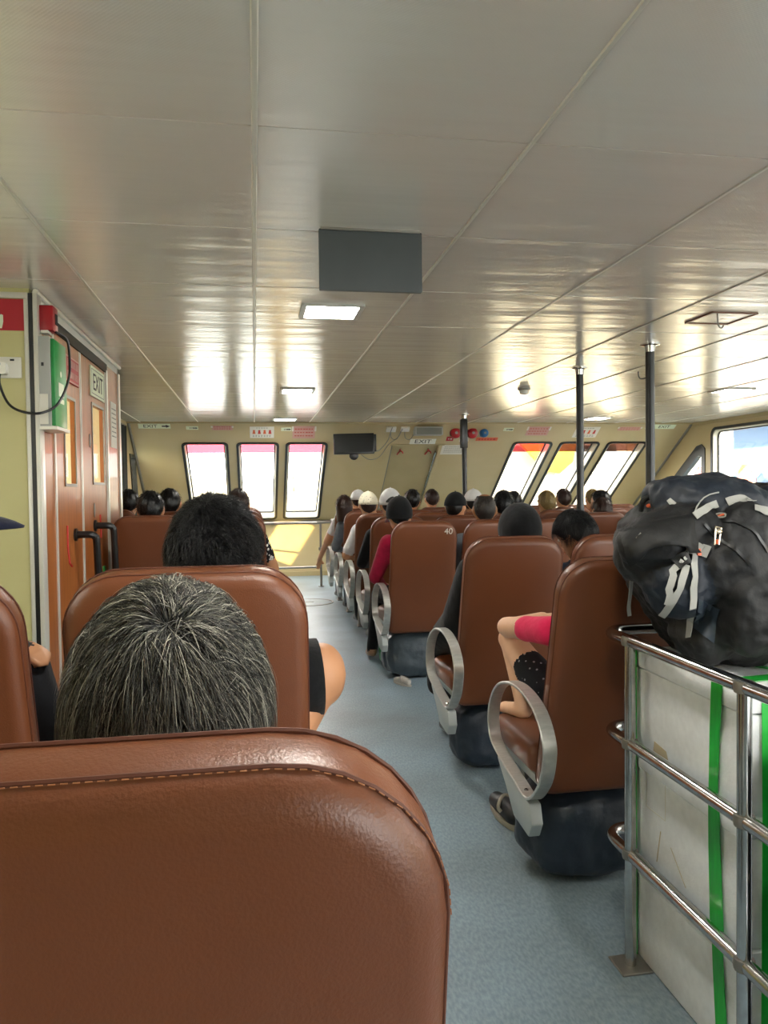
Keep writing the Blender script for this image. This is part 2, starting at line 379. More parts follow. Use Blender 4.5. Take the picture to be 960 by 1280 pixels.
# ---- side walls
def rect_wall(name, x0, x1, ya, yb, holes, m, fill=()):
    mb = MB(); y = ya
    for a, b, c, d in holes:
        mb.box(x0, x1, y, a, 0, ZC); mb.box(x0, x1, a, b, 0, c); mb.box(x0, x1, a, b, d, ZC); y = b
    mb.box(x0, x1, y, yb, 0, ZC)
    for tri in fill: mb.prism(tri, x0, x1, Matrix(((0, 0, 1, 0), (1, 0, 0, 0), (0, 1, 0, 0), (0, 0, 0, 1))))
    return struct(mb.build(name, m))
SW = [(8.25 - 1.45 * k, 9.52 - 1.45 * k) for k in range(7, -1, -1)]
TRI = [(9.80, 1.86), (11.15, 1.86), (11.15, .95)]
rect_wall('wall_right', XR, XR + .08, YB, 11.95, [(a + .03, b - .03, 1.03, 2.07) for a, b in SW] + [(9.70, 11.15, .95, 1.86)], 'cream', [TRI])
RM = frame_from((XR, 0, 0), (0, -1, 0), (0, 0, 1), (-1, 0, 0))
for i, (a, b) in enumerate(SW): window(7 + i, RM, -b, -a, 1.0, 2.1, None, .07, .11, .035)
def tri_window(n, M, P, Q):
    W = struct(empty('window_%d' % n)); W.matrix_world = M
    ringprism(MB(), P, Q, -.06, .012).build('gasket', 'black_rubber', W)
    MB().prism(Q, -.05, -.046).build('pane', 'pane_glass', W)
tri_window(15, RM, [(-9.66, 1.83), (-9.66, .93), (-11.2, .93), (-9.86, 1.87), (-9.74, 1.89)], [(-9.74, 1.72), (-9.74, .98), (-10.9, .98), (-9.85, 1.72), (-9.80, 1.735)])
struct(MB().box(XR - .02, XR, YB, YF, ZC - .05, ZC).build('trim_5', 'cream_door'))
MBL = [(8.3, 9.6, 1.0, 2.08), (10.15, 10.80, 1.0, 1.78)]
rect_wall('wall_left', XL - .08, XL, DY1, 11.95, MBL, 'cream', [[(10.15, 1.78), (10.15, 1.0), (10.425, 1.0)], [(10.525, 1.78), (10.80, 1.0), (10.80, 1.78)]])
LWA = [(1.0, 2.5)]
rect_wall('wall_left_aft', XL - .08, XL, YB, DY0 + .04, [(a + .03, b - .03, 1.03, 2.07) for a, b in LWA], 'sage')
LM = frame_from((XL, 0, 0), (0, 1, 0), (0, 0, 1), (1, 0, 0))
for i, (a, b) in enumerate(LWA): window(18 + i, LM, a, b, 1.0, 2.1, None, .07, .11, .035)
window(16, LM, 8.27, 9.63, .97, 2.11, None, .06, .11, .035)
tri_window(17, LM, [(10.11, 1.815), (10.55, 1.815), (10.845, .97), (10.40, .97)], [(10.155, 1.775), (10.52, 1.775), (10.79, 1.005), (10.43, 1.005)])
cu = empty('window_curtain', (XL + .03, 8.95, 1.5)); tag(cu, 'dark curtain drawn across the side window near the front corner', 'curtain')
mb = MB(); P = [(.012 * math.sin(k * 1.3), -.68 + k * .034) for k in range(41)]
mb.rings([[Vector((x, y, z)) for x, y in P] + [Vector((x + .008, y, z)) for x, y in reversed(P)] for z in (-.55, 0, .62)]); mb.build('curtain_cloth', 'curtain', cu)
MB().tube([(.005, -.72, .63), (.005, .72, .63)], .009, 8).build('curtain_rail', 'dull_steel', cu)
# aft wall: solid by the port side, wide doorway to the open after deck to starboard
struct(MB().box(XL - .1, 1.7, YB - .08, YB, 0, ZC).box(1.7, 5.7, YB - .08, YB, 2.0, ZC).box(5.7, XR + .1, YB - .08, YB, 0, ZC).build('wall_back', 'cream'))
# ---- port door recess
struct(MB().box(XL - .08, DX - .018, DY0, DY0 + .04, 0, ZC).build('wall_recess_aft', 'sage'))
struct(MB().box(XL - .08, DX, DY1 - .04, DY1, 0, ZC).build('wall_recess_front', 'cream'))
struct(MB().box(DX - .021, DX - .002, DY0 - .006, DY0 + .045, 0, ZC - .02).build('trim_6', 'black_rubber'))
struct(MB().box(DX - .038, DX - .021, DY0 - .012, DY0, 0, ZC - .025).box(XL, DX - .021, DY0 - .014, DY0, ZC - .045, ZC - .02).box(DX - .002, DX + .016, DY0 - .012, DY0 + .06, 0, ZC - .02).build('trim_7', 'strip', bevel=.002))
hd = struct(MB().box(DX - .05, DX, DY0 + .045, DY1, 2.135, ZC).build('wall_door_header', 'white_paint'))
MB().box(DX - .03, DX + .004, 3.85, 5.16, 2.085, 2.14).build('door_track', 'ink', hd)
MB().tube([(DX + .008, DY0, ZC - .012), (DX + .008, DY1, ZC - .012)], .012, 8).build('header_bead', 'strip', hd)
vp = struct(MB().box(DX - .04, DX, DY0 + .045, 3.80, 0, 2.135).build('wall_door_panel', 'veneer'))
MB().box(DX - .02, DX + .006, 3.80, 3.825, 0, 2.10).build('bead', 'strip', vp)
for y0, y1 in ((DY0 + .075, DY0 + .085),): MB().box(DX, DX + .003, y0, y1, 0, 2.1).build('bead', 'strip', vp)
vq = struct(MB().box(DX - .04, DX, 5.16, DY1 - .04, 0, 2.135).build('wall_door_panel_front', 'veneer'))
MB().box(DX - .02, DX + .006, 5.12, 5.16, 0, 2.10).build('bead', 'strip', vq); MB().box(DX - .04, DX + .01, DY1 - .06, DY1, 0, 2.14).build('bead', 'strip', vq)
def leaf(n, y0, y1, s0, s1, z0, z1):
    X0, X1 = DX - .027, DX - .004
    d = struct(MB().box(X0, X1, y0, s0, 0, 2.09).box(X0, X1, s1, y1, 0, 2.09).box(X0, X1, s0, s1, 0, z0).box(X0, X1, s0, s1, z1, 2.09).build('door_%d' % n, 'veneer'))
    MB().box(X0 - .003, X1 + .003, y0, y0 + .014, 0, 2.092).build('edge_strip', 'strip', d); MB().box(X0 - .003, X1 + .003, y1 - .014, y1, 0, 2.092).build('edge_strip', 'strip', d)
    M = frame_from((X1, (s0 + s1) / 2, (z0 + z1) / 2), (0, 1, 0), (0, 0, 1), (1, 0, 0))
    ringprism(MB(), rrect(s1 - s0 + .03, z1 - z0 + .03, .004), rrect(s1 - s0, z1 - z0, .003), -.002, .005).build('slit_frame', 'dull_steel', d, M)
    MB().box(X0 + .003, X0 + .007, s0, s1, z0, z1).build('pane', 'pane_glass', d)
    return d
d1 = leaf(1, 3.83, 4.395, 4.03, 4.255, 1.37, 1.80); d2 = leaf(2, 4.41, 5.115, 4.70, 5.03, 1.385, 1.835)
def handle(d, y, z, ln, yy):
    P = [(DX - .004, y, z), (DX + .07, y, z), (DX + .092, y + .012, z - .012), (DX + .10, y + yy * .3, z - .05), (DX + .10, y + yy, z - ln)]
    MB().tube(catmull(P, False, 4), .019, 10).build('handle', 'black_plastic', d); MB().lathe([(.034, 0), (.034, .012)], 14, frame_from((DX - .004, y, z), (0, 1, 0), (0, 0, 1), (1, 0, 0))).build('handle_plate', 'black_plastic', d)
handle(d1, 4.20, 1.105, .34, .06); handle(d2, 4.70, 1.13, .30, .06)
for d, y, z, h in ((d2, 4.70, 1.22, .055), (d2, 4.62, 1.62, .05)):
    MB().lathe([(h * .6, 0), (h * .6, .004)], 16, frame_from((DX - .004, y, z), (0, .6, 0), (0, 0, 1.3), (1, 0, 0))).build('push_plate', 'dull_steel', d)
mb = MB(); mb.tube([(DX - .002, 4.03, 1.16), (DX - .002, 4.03, 1.05), (DX - .002, 4.06, .97), (DX - .002, 4.11, .95)], .006, 6); tag(mb.build('paint_mark', 'ink_red', d1), 'red paint mark')
mb = MB(); mb.tube([(DX - .002, 4.86, 1.19), (DX - .002, 4.87, 1.1), (DX - .002, 4.87, 1.05)], .006, 6); tag(mb.build('paint_mark', 'ink_red', d2), 'red paint mark')
MB().box(DX - .006, DX + .004, 4.92, 4.98, .83, .87).build('lock_case', 'green_face', d2)

# ------------------------------------------------------------------ outside: harbour seen through the panes
struct(MB().box(-150, 150, -60, 220, -1.7, -1.6).build('harbour_water', 'sea'))
tag(MB().box(-60, -.5, 70, 90, -1.7, .9).box(-.5, 60, 74, 94, -1.7, 1.2).build('quay_wall', 'quay'), 'pale stone quay across the water seen through the front windows', 'quay')
for k in range(7):
    x = -16 + k * 5.6; h = (3.4, 2.6, 3.0, 2.4, 3.2, 2.7, 3.0)[k]; t = empty('quay_shed', (x, 80, .9)); tag(t, 'low pale quayside shed far beyond the front windows', 'building', 'sheds on the far quay')
    MB().box(-2.4, 2.4, -3, 3, 0, h * .55).build('wall', 'quay', t); MB().prism([(-2.6, h * .55), (2.6, h * .55), (0, h * .75)], -3.2, 3.2, Matrix(((1, 0, 0, 0), (0, 0, 1, 0), (0, 1, 0, 0), (0, 0, 0, 1)))).build('roof', 'foliage', t)
    for q in (-1.3, .2): MB().box(q, q + 1.0, -3.04, -3, .2, h * .4).build('door', 'cabin_glass', t)
# moored boat ahead to starboard: white hull, yellow bow panel, red rail
bo = empty('moored_boat', (9.5, 24, -1.6)); tag(bo, 'white moored boat with yellow panel and red rail outside the front windows', 'boat')
P = [(-6.5, 0), (7, 0), (7.4, 2.6), (-5.6, 2.6), (-7.6, 3.0)]
MB().prism(P, -2, 2, Matrix(((1, 0, 0, 0), (0, 0, 1, 0), (0, 1, 0, 0), (0, 0, 0, 1)))).build('hull', 'hull_white', bo)
bp4 = [aty(u, v, 21.8) - Vector((9.5, 0, -1.6)) for u, v in ((648, 551), (722, 549), (716, 578), (700, 592), (684, 590), (668, 572))]
MB().prism([(p.x, p.z) for p in bp4], -2.2, -2.02, Matrix(((1, 0, 0, 0), (0, 0, 1, 0), (0, 1, 0, 0), (0, 0, 0, 1)))).build('bow_panel', 'hull_yellow', bo)
MB().box(-4.6, 6.5, -1.6, 1.6, 2.6, 4.7).build('deckhouse', 'hull_white', bo); MB().box(-4.9, 6.8, -1.9, 1.9, 4.7, 4.95).build('roof', 'hull_red', bo)
for k in range(5): MB().box(-3.8 + 2 * k, -2.4 + 2 * k, -1.63, -1.58, 3.3, 4.2).build('cabin_window', 'cabin_glass', bo)
MB().prism([(1.5, .4), (5.6, .4), (4.4, 2.2), (1.2, 2.3)], -2.12, -2.01, Matrix(((1, 0, 0, 0), (0, 0, 1, 0), (0, 1, 0, 0), (0, 0, 0, 1)))).build('hull_stripe', 'hull_yellow', bo)
# blue ferry alongside to starboard
fy = empty('neighbour_ferry', (9.2, 12.5, -1.6)); tag(fy, 'blue and white ferry moored alongside beyond the side window', 'boat')
MB().box(0, 4, -9, 9, 0, 2.4).build('hull', 'hull_white', fy); MB().box(1.4, 4, -8, 3.2, 2.4, 5.6).build('deckhouse', 'hull_blue', fy)
MB().box(.1, 4, -8.5, 8, 4.25, 4.45).build('upper_deck', 'hull_white', fy)
for z in (2.9, 3.5): MB().tube([(.15, -8.5, z), (.15, 8.5, z)], .03, 6).build('rail', 'hull_white', fy)
for k in range(24): MB().tube([(.15, -8.4 + .7 * k, 2.4), (.15, -8.4 + .7 * k, 4.3 if k % 4 == 0 else 3.5)], .025, 6).build('rail_post', 'hull_white', fy)
for k, (y, c) in enumerate(((-3.2, 'vest_orange'), (-2.2, 'vest_white'), (-1.1, 'vest_orange'), (.5, 'hull_red'), (2.0, 'vest_orange'), (3.6, 'hull_red'))):
    mb = MB(); mb.rings([[Vector((.9 + .1 * math.sin(q) * s, y + .28 * math.cos(q) * s, z)) for q in [2 * math.pi * i / 10 for i in range(10)]] for z, s in ((2.62, .8), (2.8, 1), (3.2, 1), (3.35, .55))]); mb.build('life_vest', c, fy)
# pale shed-like block, added to keep the low sun off the port side
sh = empty('sun_blocker', (-4.6, 0, -1.6)); tag(sh, 'pale shed-shaped block added alongside the port doors to stop the low sun', 'building')
MB().box(-1.9, 0, -14, 6.3, 0, 6).build('wall', 'shed', sh); MB().box(-2.1, .3, -14.3, 6.5, 6, 6.25).build('roof', 'quay', sh)
MB().box(-.02, .03, 3.4, 4.3, 1.0, 3.1).build('shutter', 'window_trim', sh)
# ------------------------------------------------------------------ ceiling fixtures
def ceiling_light(x, y, label, w=.30, name='ceiling_light'):
    t = empty(name, (x, y, ZC)); tag(t, label, 'light', 'square LED ceiling lights')
    ringprism(MB(), rrect(w, w, .012), rrect(w - .05, w - .05, .008), -.012, .0).build('frame', 'lamp_frame', t)
    MB().prism(rrect(w - .048, w - .048, .006), -.006, -.001).build('diffuser', 'lamp_glow', t)
ceiling_light(.385, 3.78, 'lit square LED panel in the ceiling just beyond the dark hanging board')
ceiling_light(.385, 6.80, 'lit square LED panel over the aisle, midway to the front windows')
ceiling_light(.385, 9.52, 'lit square LED panel over the aisle against the front wall')
ceiling_light(4.37, 6.50, 'lit square LED panel beyond the poles, by the large side window')
ceiling_light(4.33, 9.25, 'lit square LED panel beyond the poles, against the front wall')
for x, y in ((4.35, 3.70), (.385, .85), (4.35, .85)):
    ceiling_light(x, y, 'lit square LED panel in the after part of the ceiling, behind the hanging board', name='ceiling_light_offscreen')

hb = empty('hanging_board', (.403, 2.60, ZC)); tag(hb, 'dark grey blank board hanging from the ceiling above the aisle', 'sign')
MB().prism(rrect(.352, .203, .004), -.008, .008, frame_from((0, 0, -.106), (1, 0, 0), (0, 0, 1), (0, -1, 0))).build('board', 'dark_board', hb)
MB().box(-.17, .17, -.014, .014, -.008, 0).build('mounting_rail', 'dull_steel', hb)
for k in (-.12, .12): MB().lathe([(.006, -.014), (.006, -.03)], 8, Matrix.Translation((k, 0, 0))).build('clip', 'dull_steel', hb)

def pole(x, y, r, label):
    t = empty('pole', (x, y, 0)); tag(t, label, 'pole', 'black grab poles')
    MB().tube([(0, 0, 0), (0, 0, ZC)], r * .8, 14).build('steel_core', 'steel', t)
    MB().tube([(0, 0, .25), (0, 0, ZC - .05)], r, 16).build('black_sleeve', 'black_rubber', t)
    MB().lathe([(r * 2.1, ZC), (r * 2.1, ZC - .008), (r * 1.2, ZC - .012), (r * 1.05, ZC - .05)], 18).build('ceiling_flange', 'steel', t)
    MB().lathe([(r * 2.1, 0), (r * 2.1, .008), (r * 1.2, .012)], 18).build('floor_flange', 'steel', t)
    return t
p1 = pole(2.43, 4.44, .028, 'black padded pole standing nearest the bulging backpack')
MB().tube(catmull([(-.028, 0, 1.99), (-.06, 0, 1.985), (-.075, 0, 2.0), (-.078, 0, 2.03)], False, 4), .004, 6).build('hook', 'black_plastic', p1)
pole(2.385, 5.38, .027, 'black padded pole in the middle of the row of three')
p3 = pole(2.47, 8.86, .03, 'black padded pole in front of the red alarm bells')
MB().box(-.05, .03, -.05, .02, 1.80, 2.14).build('junction_box', 'black_plastic', p3, bevel=.008)

sm = empty('smoke_detector', (2.36, 6.5, ZC)); tag(sm, 'small round white smoke detector on the ceiling', 'smoke detector')
MB().lathe([(.055, 0), (.055, -.015), (.05, -.02)], 20).build('base', 'grey_box', sm); MB().lathe([(.036, -.018), (.04, -.03), (.036, -.05), (.02, -.056)], 20).build('sensor_head', 'white_paint', sm)
ht = empty('ceiling_hatch', (2.43, 3.71, ZC)); tag(ht, 'closed square access hatch in the ceiling with a small hook', 'hatch')
ringprism(MB(), rrect(.26, .26, .006), rrect(.235, .235, .004), -.007, 0).build('rim', 'leather', ht); MB().box(-.117, .117, -.117, .117, -.003, -.0005).build('lid', 'ceiling_sheet', ht)
MB().tube(catmull([(-.09, -.11, 0), (-.09, -.115, -.05), (-.085, -.12, -.075), (-.07, -.12, -.08), (-.062, -.12, -.065)], False, 4), .004, 6).build('hook', 'dull_steel', ht)

# ------------------------------------------------------------------ things on the front wall
def on_front(x, z, off=.0): return FM @ Matrix.Translation((x, fs(z), off))
def plate(name, x0, x1, zc, h, m, label, cat='sign', group=None):
    t = empty(name); t.matrix_world = on_front((x0 + x1) / 2, zc, .001); tag(t, label, cat, group); w_ = x1 - x0
    MB().box(-w_ / 2, w_ / 2, -h / 2, h / 2, 0, .004).build('plate', m, t); return t, w_, h
def dashes(t, w_, ys_, m, h=.012, n=7):
    mb = MB()
    for y in ys_:
        for k in range(n): a = -w_ / 2 + (k + .15) * w_ / n; mb.box(a, a + w_ / n * random.uniform(.45, .8), y - h / 2, y + h / 2, .004, .0048)
    mb.build('print', m, t)
def arrow(t, x, y, s, d=1): MB().prism([(x - s * d, y - s * .25), (x, y - s * .25), (x, y - s * .6), (x + s * d, y), (x, y + s * .6), (x, y + s * .25), (x - s * d, y + s * .25)], .004, .005).build('arrow', 'ink', t)
def exit_strip(x0, x1, z, label, d=1):
    t, w_, h = plate('exit_sign', x0, x1, z, .09, 'sign_green', label)
    text('lettering', 'EXIT', .085, 'ink', t, Matrix.Translation((-.05 * d, 0, .0045))); arrow(t, w_ * .36 * d, 0, .05, d)
exit_strip(-1.42, -1.03, 2.155, 'long pale EXIT strip with arrow high in the corner beside the curtained window')
exit_strip(5.42, 5.86, 2.155, 'long pale EXIT strip with arrow high on the front wall beyond the three poles', -1)
def small_strip(x0, x1, z, label):
    t, w_, h = plate('arrow_strip', x0, x1, z, .065, 'sign_green', label); dashes(t, w_ * .45, (0,), 'ink_grey', .03, 4); arrow(t, w_ * .28, 0, .03)
small_strip(-.84, -.69, 2.135, 'small pale arrow strip above the window next to the curtained corner')
small_strip(.355, .485, 2.12, 'small pale arrow strip between the instruction sheet and the pink notice')
small_strip(3.36, 3.50, 2.12, 'small pale arrow strip to the side of the blue alarm button')
def life_sheet(x0, x1, z, label):
    t, w_, h = plate('instruction_sheet', x0, x1, z, .23, 'paper', label)
    for k in range(4):
        x = -w_ * .33 + k * w_ * .22; mb = MB().lathe([(.016, .0042), (.016, .0052)], 8, Matrix.Translation((x, .035, 0))); mb.prism([(x - .02, -.03), (x + .02, -.03), (x + .014, .02), (x - .014, .02)], .0042, .0052); mb.build('figure', 'ink_red' if k % 2 else 'orange_tab', t)
    dashes(t, w_ * .8, (-.06, -.085), 'ink_grey', .01); dashes(t, w_ * .5, (.09,), 'ink_grey', .01, 5)
life_sheet(-.045, .265, 2.085, 'white life-jacket instruction sheet with four red figures above the middle window')
life_sheet(4.40, 4.75, 2.085, 'white life-jacket instruction sheet behind the middle black pole')
def pink_notice(x0, x1, z, h, label):
    t, w_, _ = plate('pink_notice', x0, x1, z, h, 'pink_paper', label); dashes(t, w_ * .85, [h * (.28 - .28 * k) for k in range(3)], 'ink_red', h * .07)
    for s in (-1, 1): MB().box(s * w_ * .5 - .012, s * w_ * .5 + .012, h * .1, h * .5, .004, .006).build('adhesive_tape', 'paper', t)
pink_notice(.505, .80, 2.085, .25, 'faded pink notice above the window beside the television')
pink_notice(-.52, -.26, 2.135, .085, 'narrow faded pink notice above the window nearest the curtained corner')
pink_notice(3.70, 4.02, 2.10, .19, 'faded pink notice above the window nearest the alarm bells')
pink_notice(5.02, 5.36, 2.13, .075, 'narrow faded pink notice between the two poles nearest the backpack')
# television
tv = empty('television', (1.29, 9.97, 1.92)); tag(tv, 'small black flat television hung under the ceiling beside the front window', 'television')
Mt = Matrix.Rotation(math.radians(-8), 4, 'X') @ Matrix.Rotation(math.radians(-6), 4, 'Z')
MB().box(-.265, .265, -.03, .02, -.135, .135).build('casing', 'black_plastic', tv, Mt, bevel=.008); MB().box(-.245, .245, -.0315, -.029, -.115, .118).build('screen', 'ink', tv, Mt)
MB().lathe([(.06, -.02), (.06, .02), (.03, .03)], 18, frame_from((0, .02, -.15), (1, 0, 0), (0, 0, 1), (0, -1, 0))).build('swivel', 'black_plastic', tv)
MB().box(.20, .30, .0, .07, -.1, .13).build('speaker_pod', 'black_plastic', tv, bevel=.008); MB().tube([(0, .02, -.15), (0, .15, -.1), (0, .35, .0)], .02, 8).build('bracket', 'black_plastic', tv)
MB().tube(catmull([(.27, .03, -.10), (.36, .10, -.07), (.46, .08, .04), (.50, .05, .16), (.52, .03, .22)], False, 6), .006, 6).build('cable', 'ink_grey', tv)
MB().tube(catmull([(.1, .03, -.14), (.22, .1, -.2), (.36, .12, -.16), (.48, .09, .0), (.60, .07, .09), (.66, .04, .2)], False, 6), .005, 6).build('cable', 'ink_grey', tv)
for k, (x, s) in enumerate(((1.80, .09), (1.99, .075))):
    t = empty('wall_socket'); t.matrix_world = on_front(x, 2.13, .0); tag(t, ('white socket box nearer the television with a dangling cable', 'white socket box nearer the emergency lamp with a dangling cable')[k], 'socket')
    MB().box(-s / 2 - .02, s / 2 + .02, -s / 2, s / 2, 0, .03).build('faceplate', 'white_paint', t, bevel=.004)
    MB().tube(catmull([(0, -s / 2, .02), (.02, -.14, .05), (.09, -.17, .05), (.13, -.06, .03), (.14, .02, .01)], False, 5), .005, 6).build('cable', 'ink_grey', t)
el = empty('emergency_lamp', (2.30, 10.02, 2.09)); tag(el, 'grey emergency lamp box above the exit panel', 'lamp')
MB().box(-.19, .19, -.05, .09, -.055, .06).build('housing', 'grey_box', el, bevel=.008); MB().box(-.17, .17, -.056, -.04, -.045, .04).build('lens', 'ink_grey', el)
t, w_, h = plate('exit_sign', 2.10, 2.46, 1.972, .11, 'sign_white', 'white EXIT plate fixed over the exit panel'); text('lettering', 'EXIT', .115, 'ink', t, Matrix.Translation((0, 0, .0045)))
for x, m, lab in ((2.69, 'red_plastic', 'round red alarm bell behind the far pole'), (2.925, 'red_plastic', 'larger round red alarm bell beside the far pole'), (3.09, 'blue_plastic', 'round blue alarm button beside the red bells')):
    t = empty('alarm_bell', (x, FWY(2.07) - .05, 2.07)); tag(t, lab, 'alarm'); r = .075 if m == 'red_plastic' else .06; M = frame_from((0, 0, 0), (1, 0, 0), (0, 0, 1), (0, -1, 0))
    MB().lathe([(r, -.02), (r, .01), (r * .9, .035), (r * .5, .05), (.012, .054)], 22, M).build('gong', m, t); MB().lathe([(r * .25, .05), (r * .25, .062)], 12, M).build('boss', 'ink_grey', t); MB().box(-.03, .03, .01, .13, -.04, .04).build('back_box', m, t)
t, w_, h = plate('red_strip_sign', 3.02, 3.33, 2.0, .07, 'orange_tab', 'orange-red strip sign under the blue alarm button'); dashes(t, w_ * .8, (0,), 'ink_red', .03, 6)
t, w_, h = plate('red_sticker', 2.60, 2.70, 2.005, .09, 'red_sign', 'small red sticker below the red bells'); dashes(t, w_ * .6, (0,), 'sign_white', .02, 2)
t, w_, h = plate('lightning_sticker', 2.79, 2.92, 2.0, .1, 'paper', 'pale warning sticker with a red lightning bolt below the bells'); MB().prism([(-.01, .045), (.025, .045), (.005, .005), (.02, .005), (-.02, -.045), (-.005, -.005), (-.02, -.005)], .004, .005).build('bolt', 'ink_red', t)
t, w_, h = plate('white_notice', 2.575, 2.915, 1.865, .21, 'paper', 'white printed notice behind the far pole'); dashes(t, w_ * .8, [.07 - .03 * k for k in range(5)], 'ink_grey', .008, 9)

# ------------------------------------------------------------------ front handrail
fr = empty('front_handrail', (0, 0, 0)); tag(fr, 'thin worn handrail standing before the front wall under the windows', 'handrail')
MB().tube([(-1.3, 11.3, .86), (.84, 10.5, .875), (1.12, 10.6, .885), (1.12, 11.3, .885)], .017, 8).build('top_rail', 'dull_steel', fr)
MB().tube([(-1.3, 10.55, .26), (.87, 10.52, .27)], .015, 8).build('low_rail', 'dull_steel', fr)
for (x, y) in ((.885, 10.52), (1.10, 11.2), (1.12, 10.62)):
    MB().tube([(x, y, 0), (x, y, .88)], .016, 8).lathe([(.03, .5), (.03, .54)], 10, Matrix.Translation((x, y, 0))).lathe([(.04, 0), (.04, .008)], 10, Matrix.Translation((x, y, 0))).build('post', 'dull_steel', fr)

# ------------------------------------------------------------------ things by the port doors
def on_door(y, z): return frame_from((DX + .001, y, z), (0, 1, 0), (0, 0, 1), (1, 0, 0))
DS = lambda n, y0, y1, z0, z1, m, lab: (lambda t: (tag(t, lab, 'sign'), MB().box(-(y1 - y0) / 2, (y1 - y0) / 2, -(z1 - z0) / 2, (z1 - z0) / 2, -.004, .003).build('plate', m, t), t)[-1])(empty(n))
t = DS('red_door_sign', 4.055, 4.345, 1.885, 2.02, 'red_sign', 'red sign with two rows of white lettering on the wooden door'); t.matrix_world = on_door(4.2, 1.9525)
ringprism(MB(), rrect(.286, .131, .002), rrect(.27, .115, .002), .003, .004).build('border', 'pink_paper', t); dashes(t, .24, (.03, -.028), 'pink_paper', .036, 9)
t = DS('exit_door_sign', 4.655, 5.055, 1.885, 2.06, 'sign_green', 'pale EXIT plate on the wooden door with the far slit window'); t.matrix_world = on_door(4.855, 1.9725)
text('lettering', 'EXIT', .14, 'ink', t, Matrix.Translation((0, -.005, .0035))); ringprism(MB(), rrect(.36, .145, .002), rrect(.352, .137, .002), .003, .0036).build('border', 'ink_grey', t)
for z0, z1, m, lab in ((1.62, 1.92, 'paper', 'grey printed sheet on the wood panel past the doors'), (.80, .96, 'paper', 'small white sheet low on the wood panel past the doors')):
    t = DS('posted_sheet', 5.26, 5.46, z0, z1, m, lab); t.matrix_world = on_door(5.36, (z0 + z1) / 2); dashes(t, .16, [(z1 - z0) * (.35 - .1 * k) for k in range(7)], 'ink_grey', .007, 6)
ab = empty('alarm_box', (DX, 3.585, 2.083)); tag(ab, 'small dark red fire alarm box high on the door corner', 'alarm')
MB().box(.002, .072, -.04, .045, -.055, .055).build('casing', 'red_plastic', ab, bevel=.006); MB().box(.07, .0745, -.008, .03, -.022, .025).build('call_point', 'ink', ab); MB().box(.02, .05, -.041, .02, -.066, -.054).build('bracket', 'paper', ab)
gb = empty('exit_light_box', (DX, 3.63, 1.80)); tag(gb, 'tall grey emergency light box with green face beside the doors', 'emergency light')
MB().box(.002, .062, -.115, .115, -.195, .20).build('casing', 'grey_box', gb, bevel=.004); MB().box(.06, .078, -.105, .105, -.185, .19).build('green_lens', 'green_face', gb, bevel=.004); MB().box(.0, .085, -.118, .118, -.202, -.188).build('end_cap', 'strip', gb)
MB().box(.012, .05, -.1175, -.1145, -.18, -.05).build('rating_label', 'paper', gb); MB().box(.026, .036, -.1175, -.1145, .07, .085).build('test_button', 'ink', gb)
mb = MB(); M = frame_from((.0785, 0, .0), (0, 1, 0), (0, 0, 1), (1, 0, 0)); mb.box(-.045, .045, -.05, .01, 0, .0006, M); mb.box(-.045, .045, -.08, -.06, 0, .0006, M); mb.lathe([(.014, 0), (.014, .0006)], 10, M @ Matrix.Translation((0, .05, 0))); mb.build('pictogram', 'sign_green', gb)
# red push-button sign with a pointing hand, and the socket, on the pale panel
hs = empty('push_button_sign', (-1.03, DY0 - .001, 2.085)); tag(hs, 'red sign with a white hand pressing a button on the pale wall', 'sign'); M = frame_from((0, 0, 0), (1, 0, 0), (0, 0, 1), (0, -1, 0))
MB().box(-.082, .080, -.066, .067, 0, .004, M).build('plate', 'red_sign', hs)
hand = [(-.058, -.058), (-.018, -.058), (-.012, -.03), (-.012, -.002), (-.020, .002), (-.026, -.004), (-.026, .006), (-.034, .010), (-.040, .0), (-.040, .012), (-.048, .012), (-.051, .004), (-.051, .034), (-.056, .038), (-.062, .034), (-.063, -.014), (-.072, .004), (-.077, .0), (-.076, -.022)]
MB().prism(hand, .004, .0055, M).build('hand', 'sign_green', hs); ringprism(MB(), rrect(.036, .036, .003), rrect(.028, .028, .002), .004, .0055, M @ Matrix.Translation((-.056, .044, 0))).build('button_box', 'sign_green', hs); MB().lathe([(.008, .004), (.008, .0055)], 12, M @ Matrix.Translation((-.056, .044, 0))).build('button', 'sign_green', hs)
ws = empty('wall_socket', (-1.035, DY0 - .001, 1.86)); tag(ws, 'white double socket with a plug and black cable below the red hand sign', 'socket')
MB().box(-.075, .062, -.045, .045, 0, .012, M).build('faceplate', 'paper', ws, bevel=.003); MB().prism(rrect(.062, .05, .012), .012, .05, M @ Matrix.Translation((-.02, -.008, 0))).build('plug', 'white_paint', ws); MB().box(-.035, -.01, .004, .014, .05, .051, M).build('plug_label', 'blue_plastic', ws); MB().box(.018, .035, .028, .036, .012, .0135, M).build('switch', 'ink', ws)
A = Vector((-1.05, DY0 - .045, 1.83))
tag(MB().tube(catmull([A, A + Vector((0, 0, -.05)), A + Vector((.035, -.005, -.13)), A + Vector((.10, -.02, -.165)), A + Vector((.17, -.01, -.165)), A + Vector((.225, .03, -.12)), A + Vector((.25, .12, .0)), A + Vector((.245, .16, .12)), A + Vector((.235, .15, .18)), A + Vector((.20, .11, .2))], False, 6), .0055, 8).build('power_cable', 'black_rubber'), 'black power cable looping from the white socket to the red alarm box', 'cable')

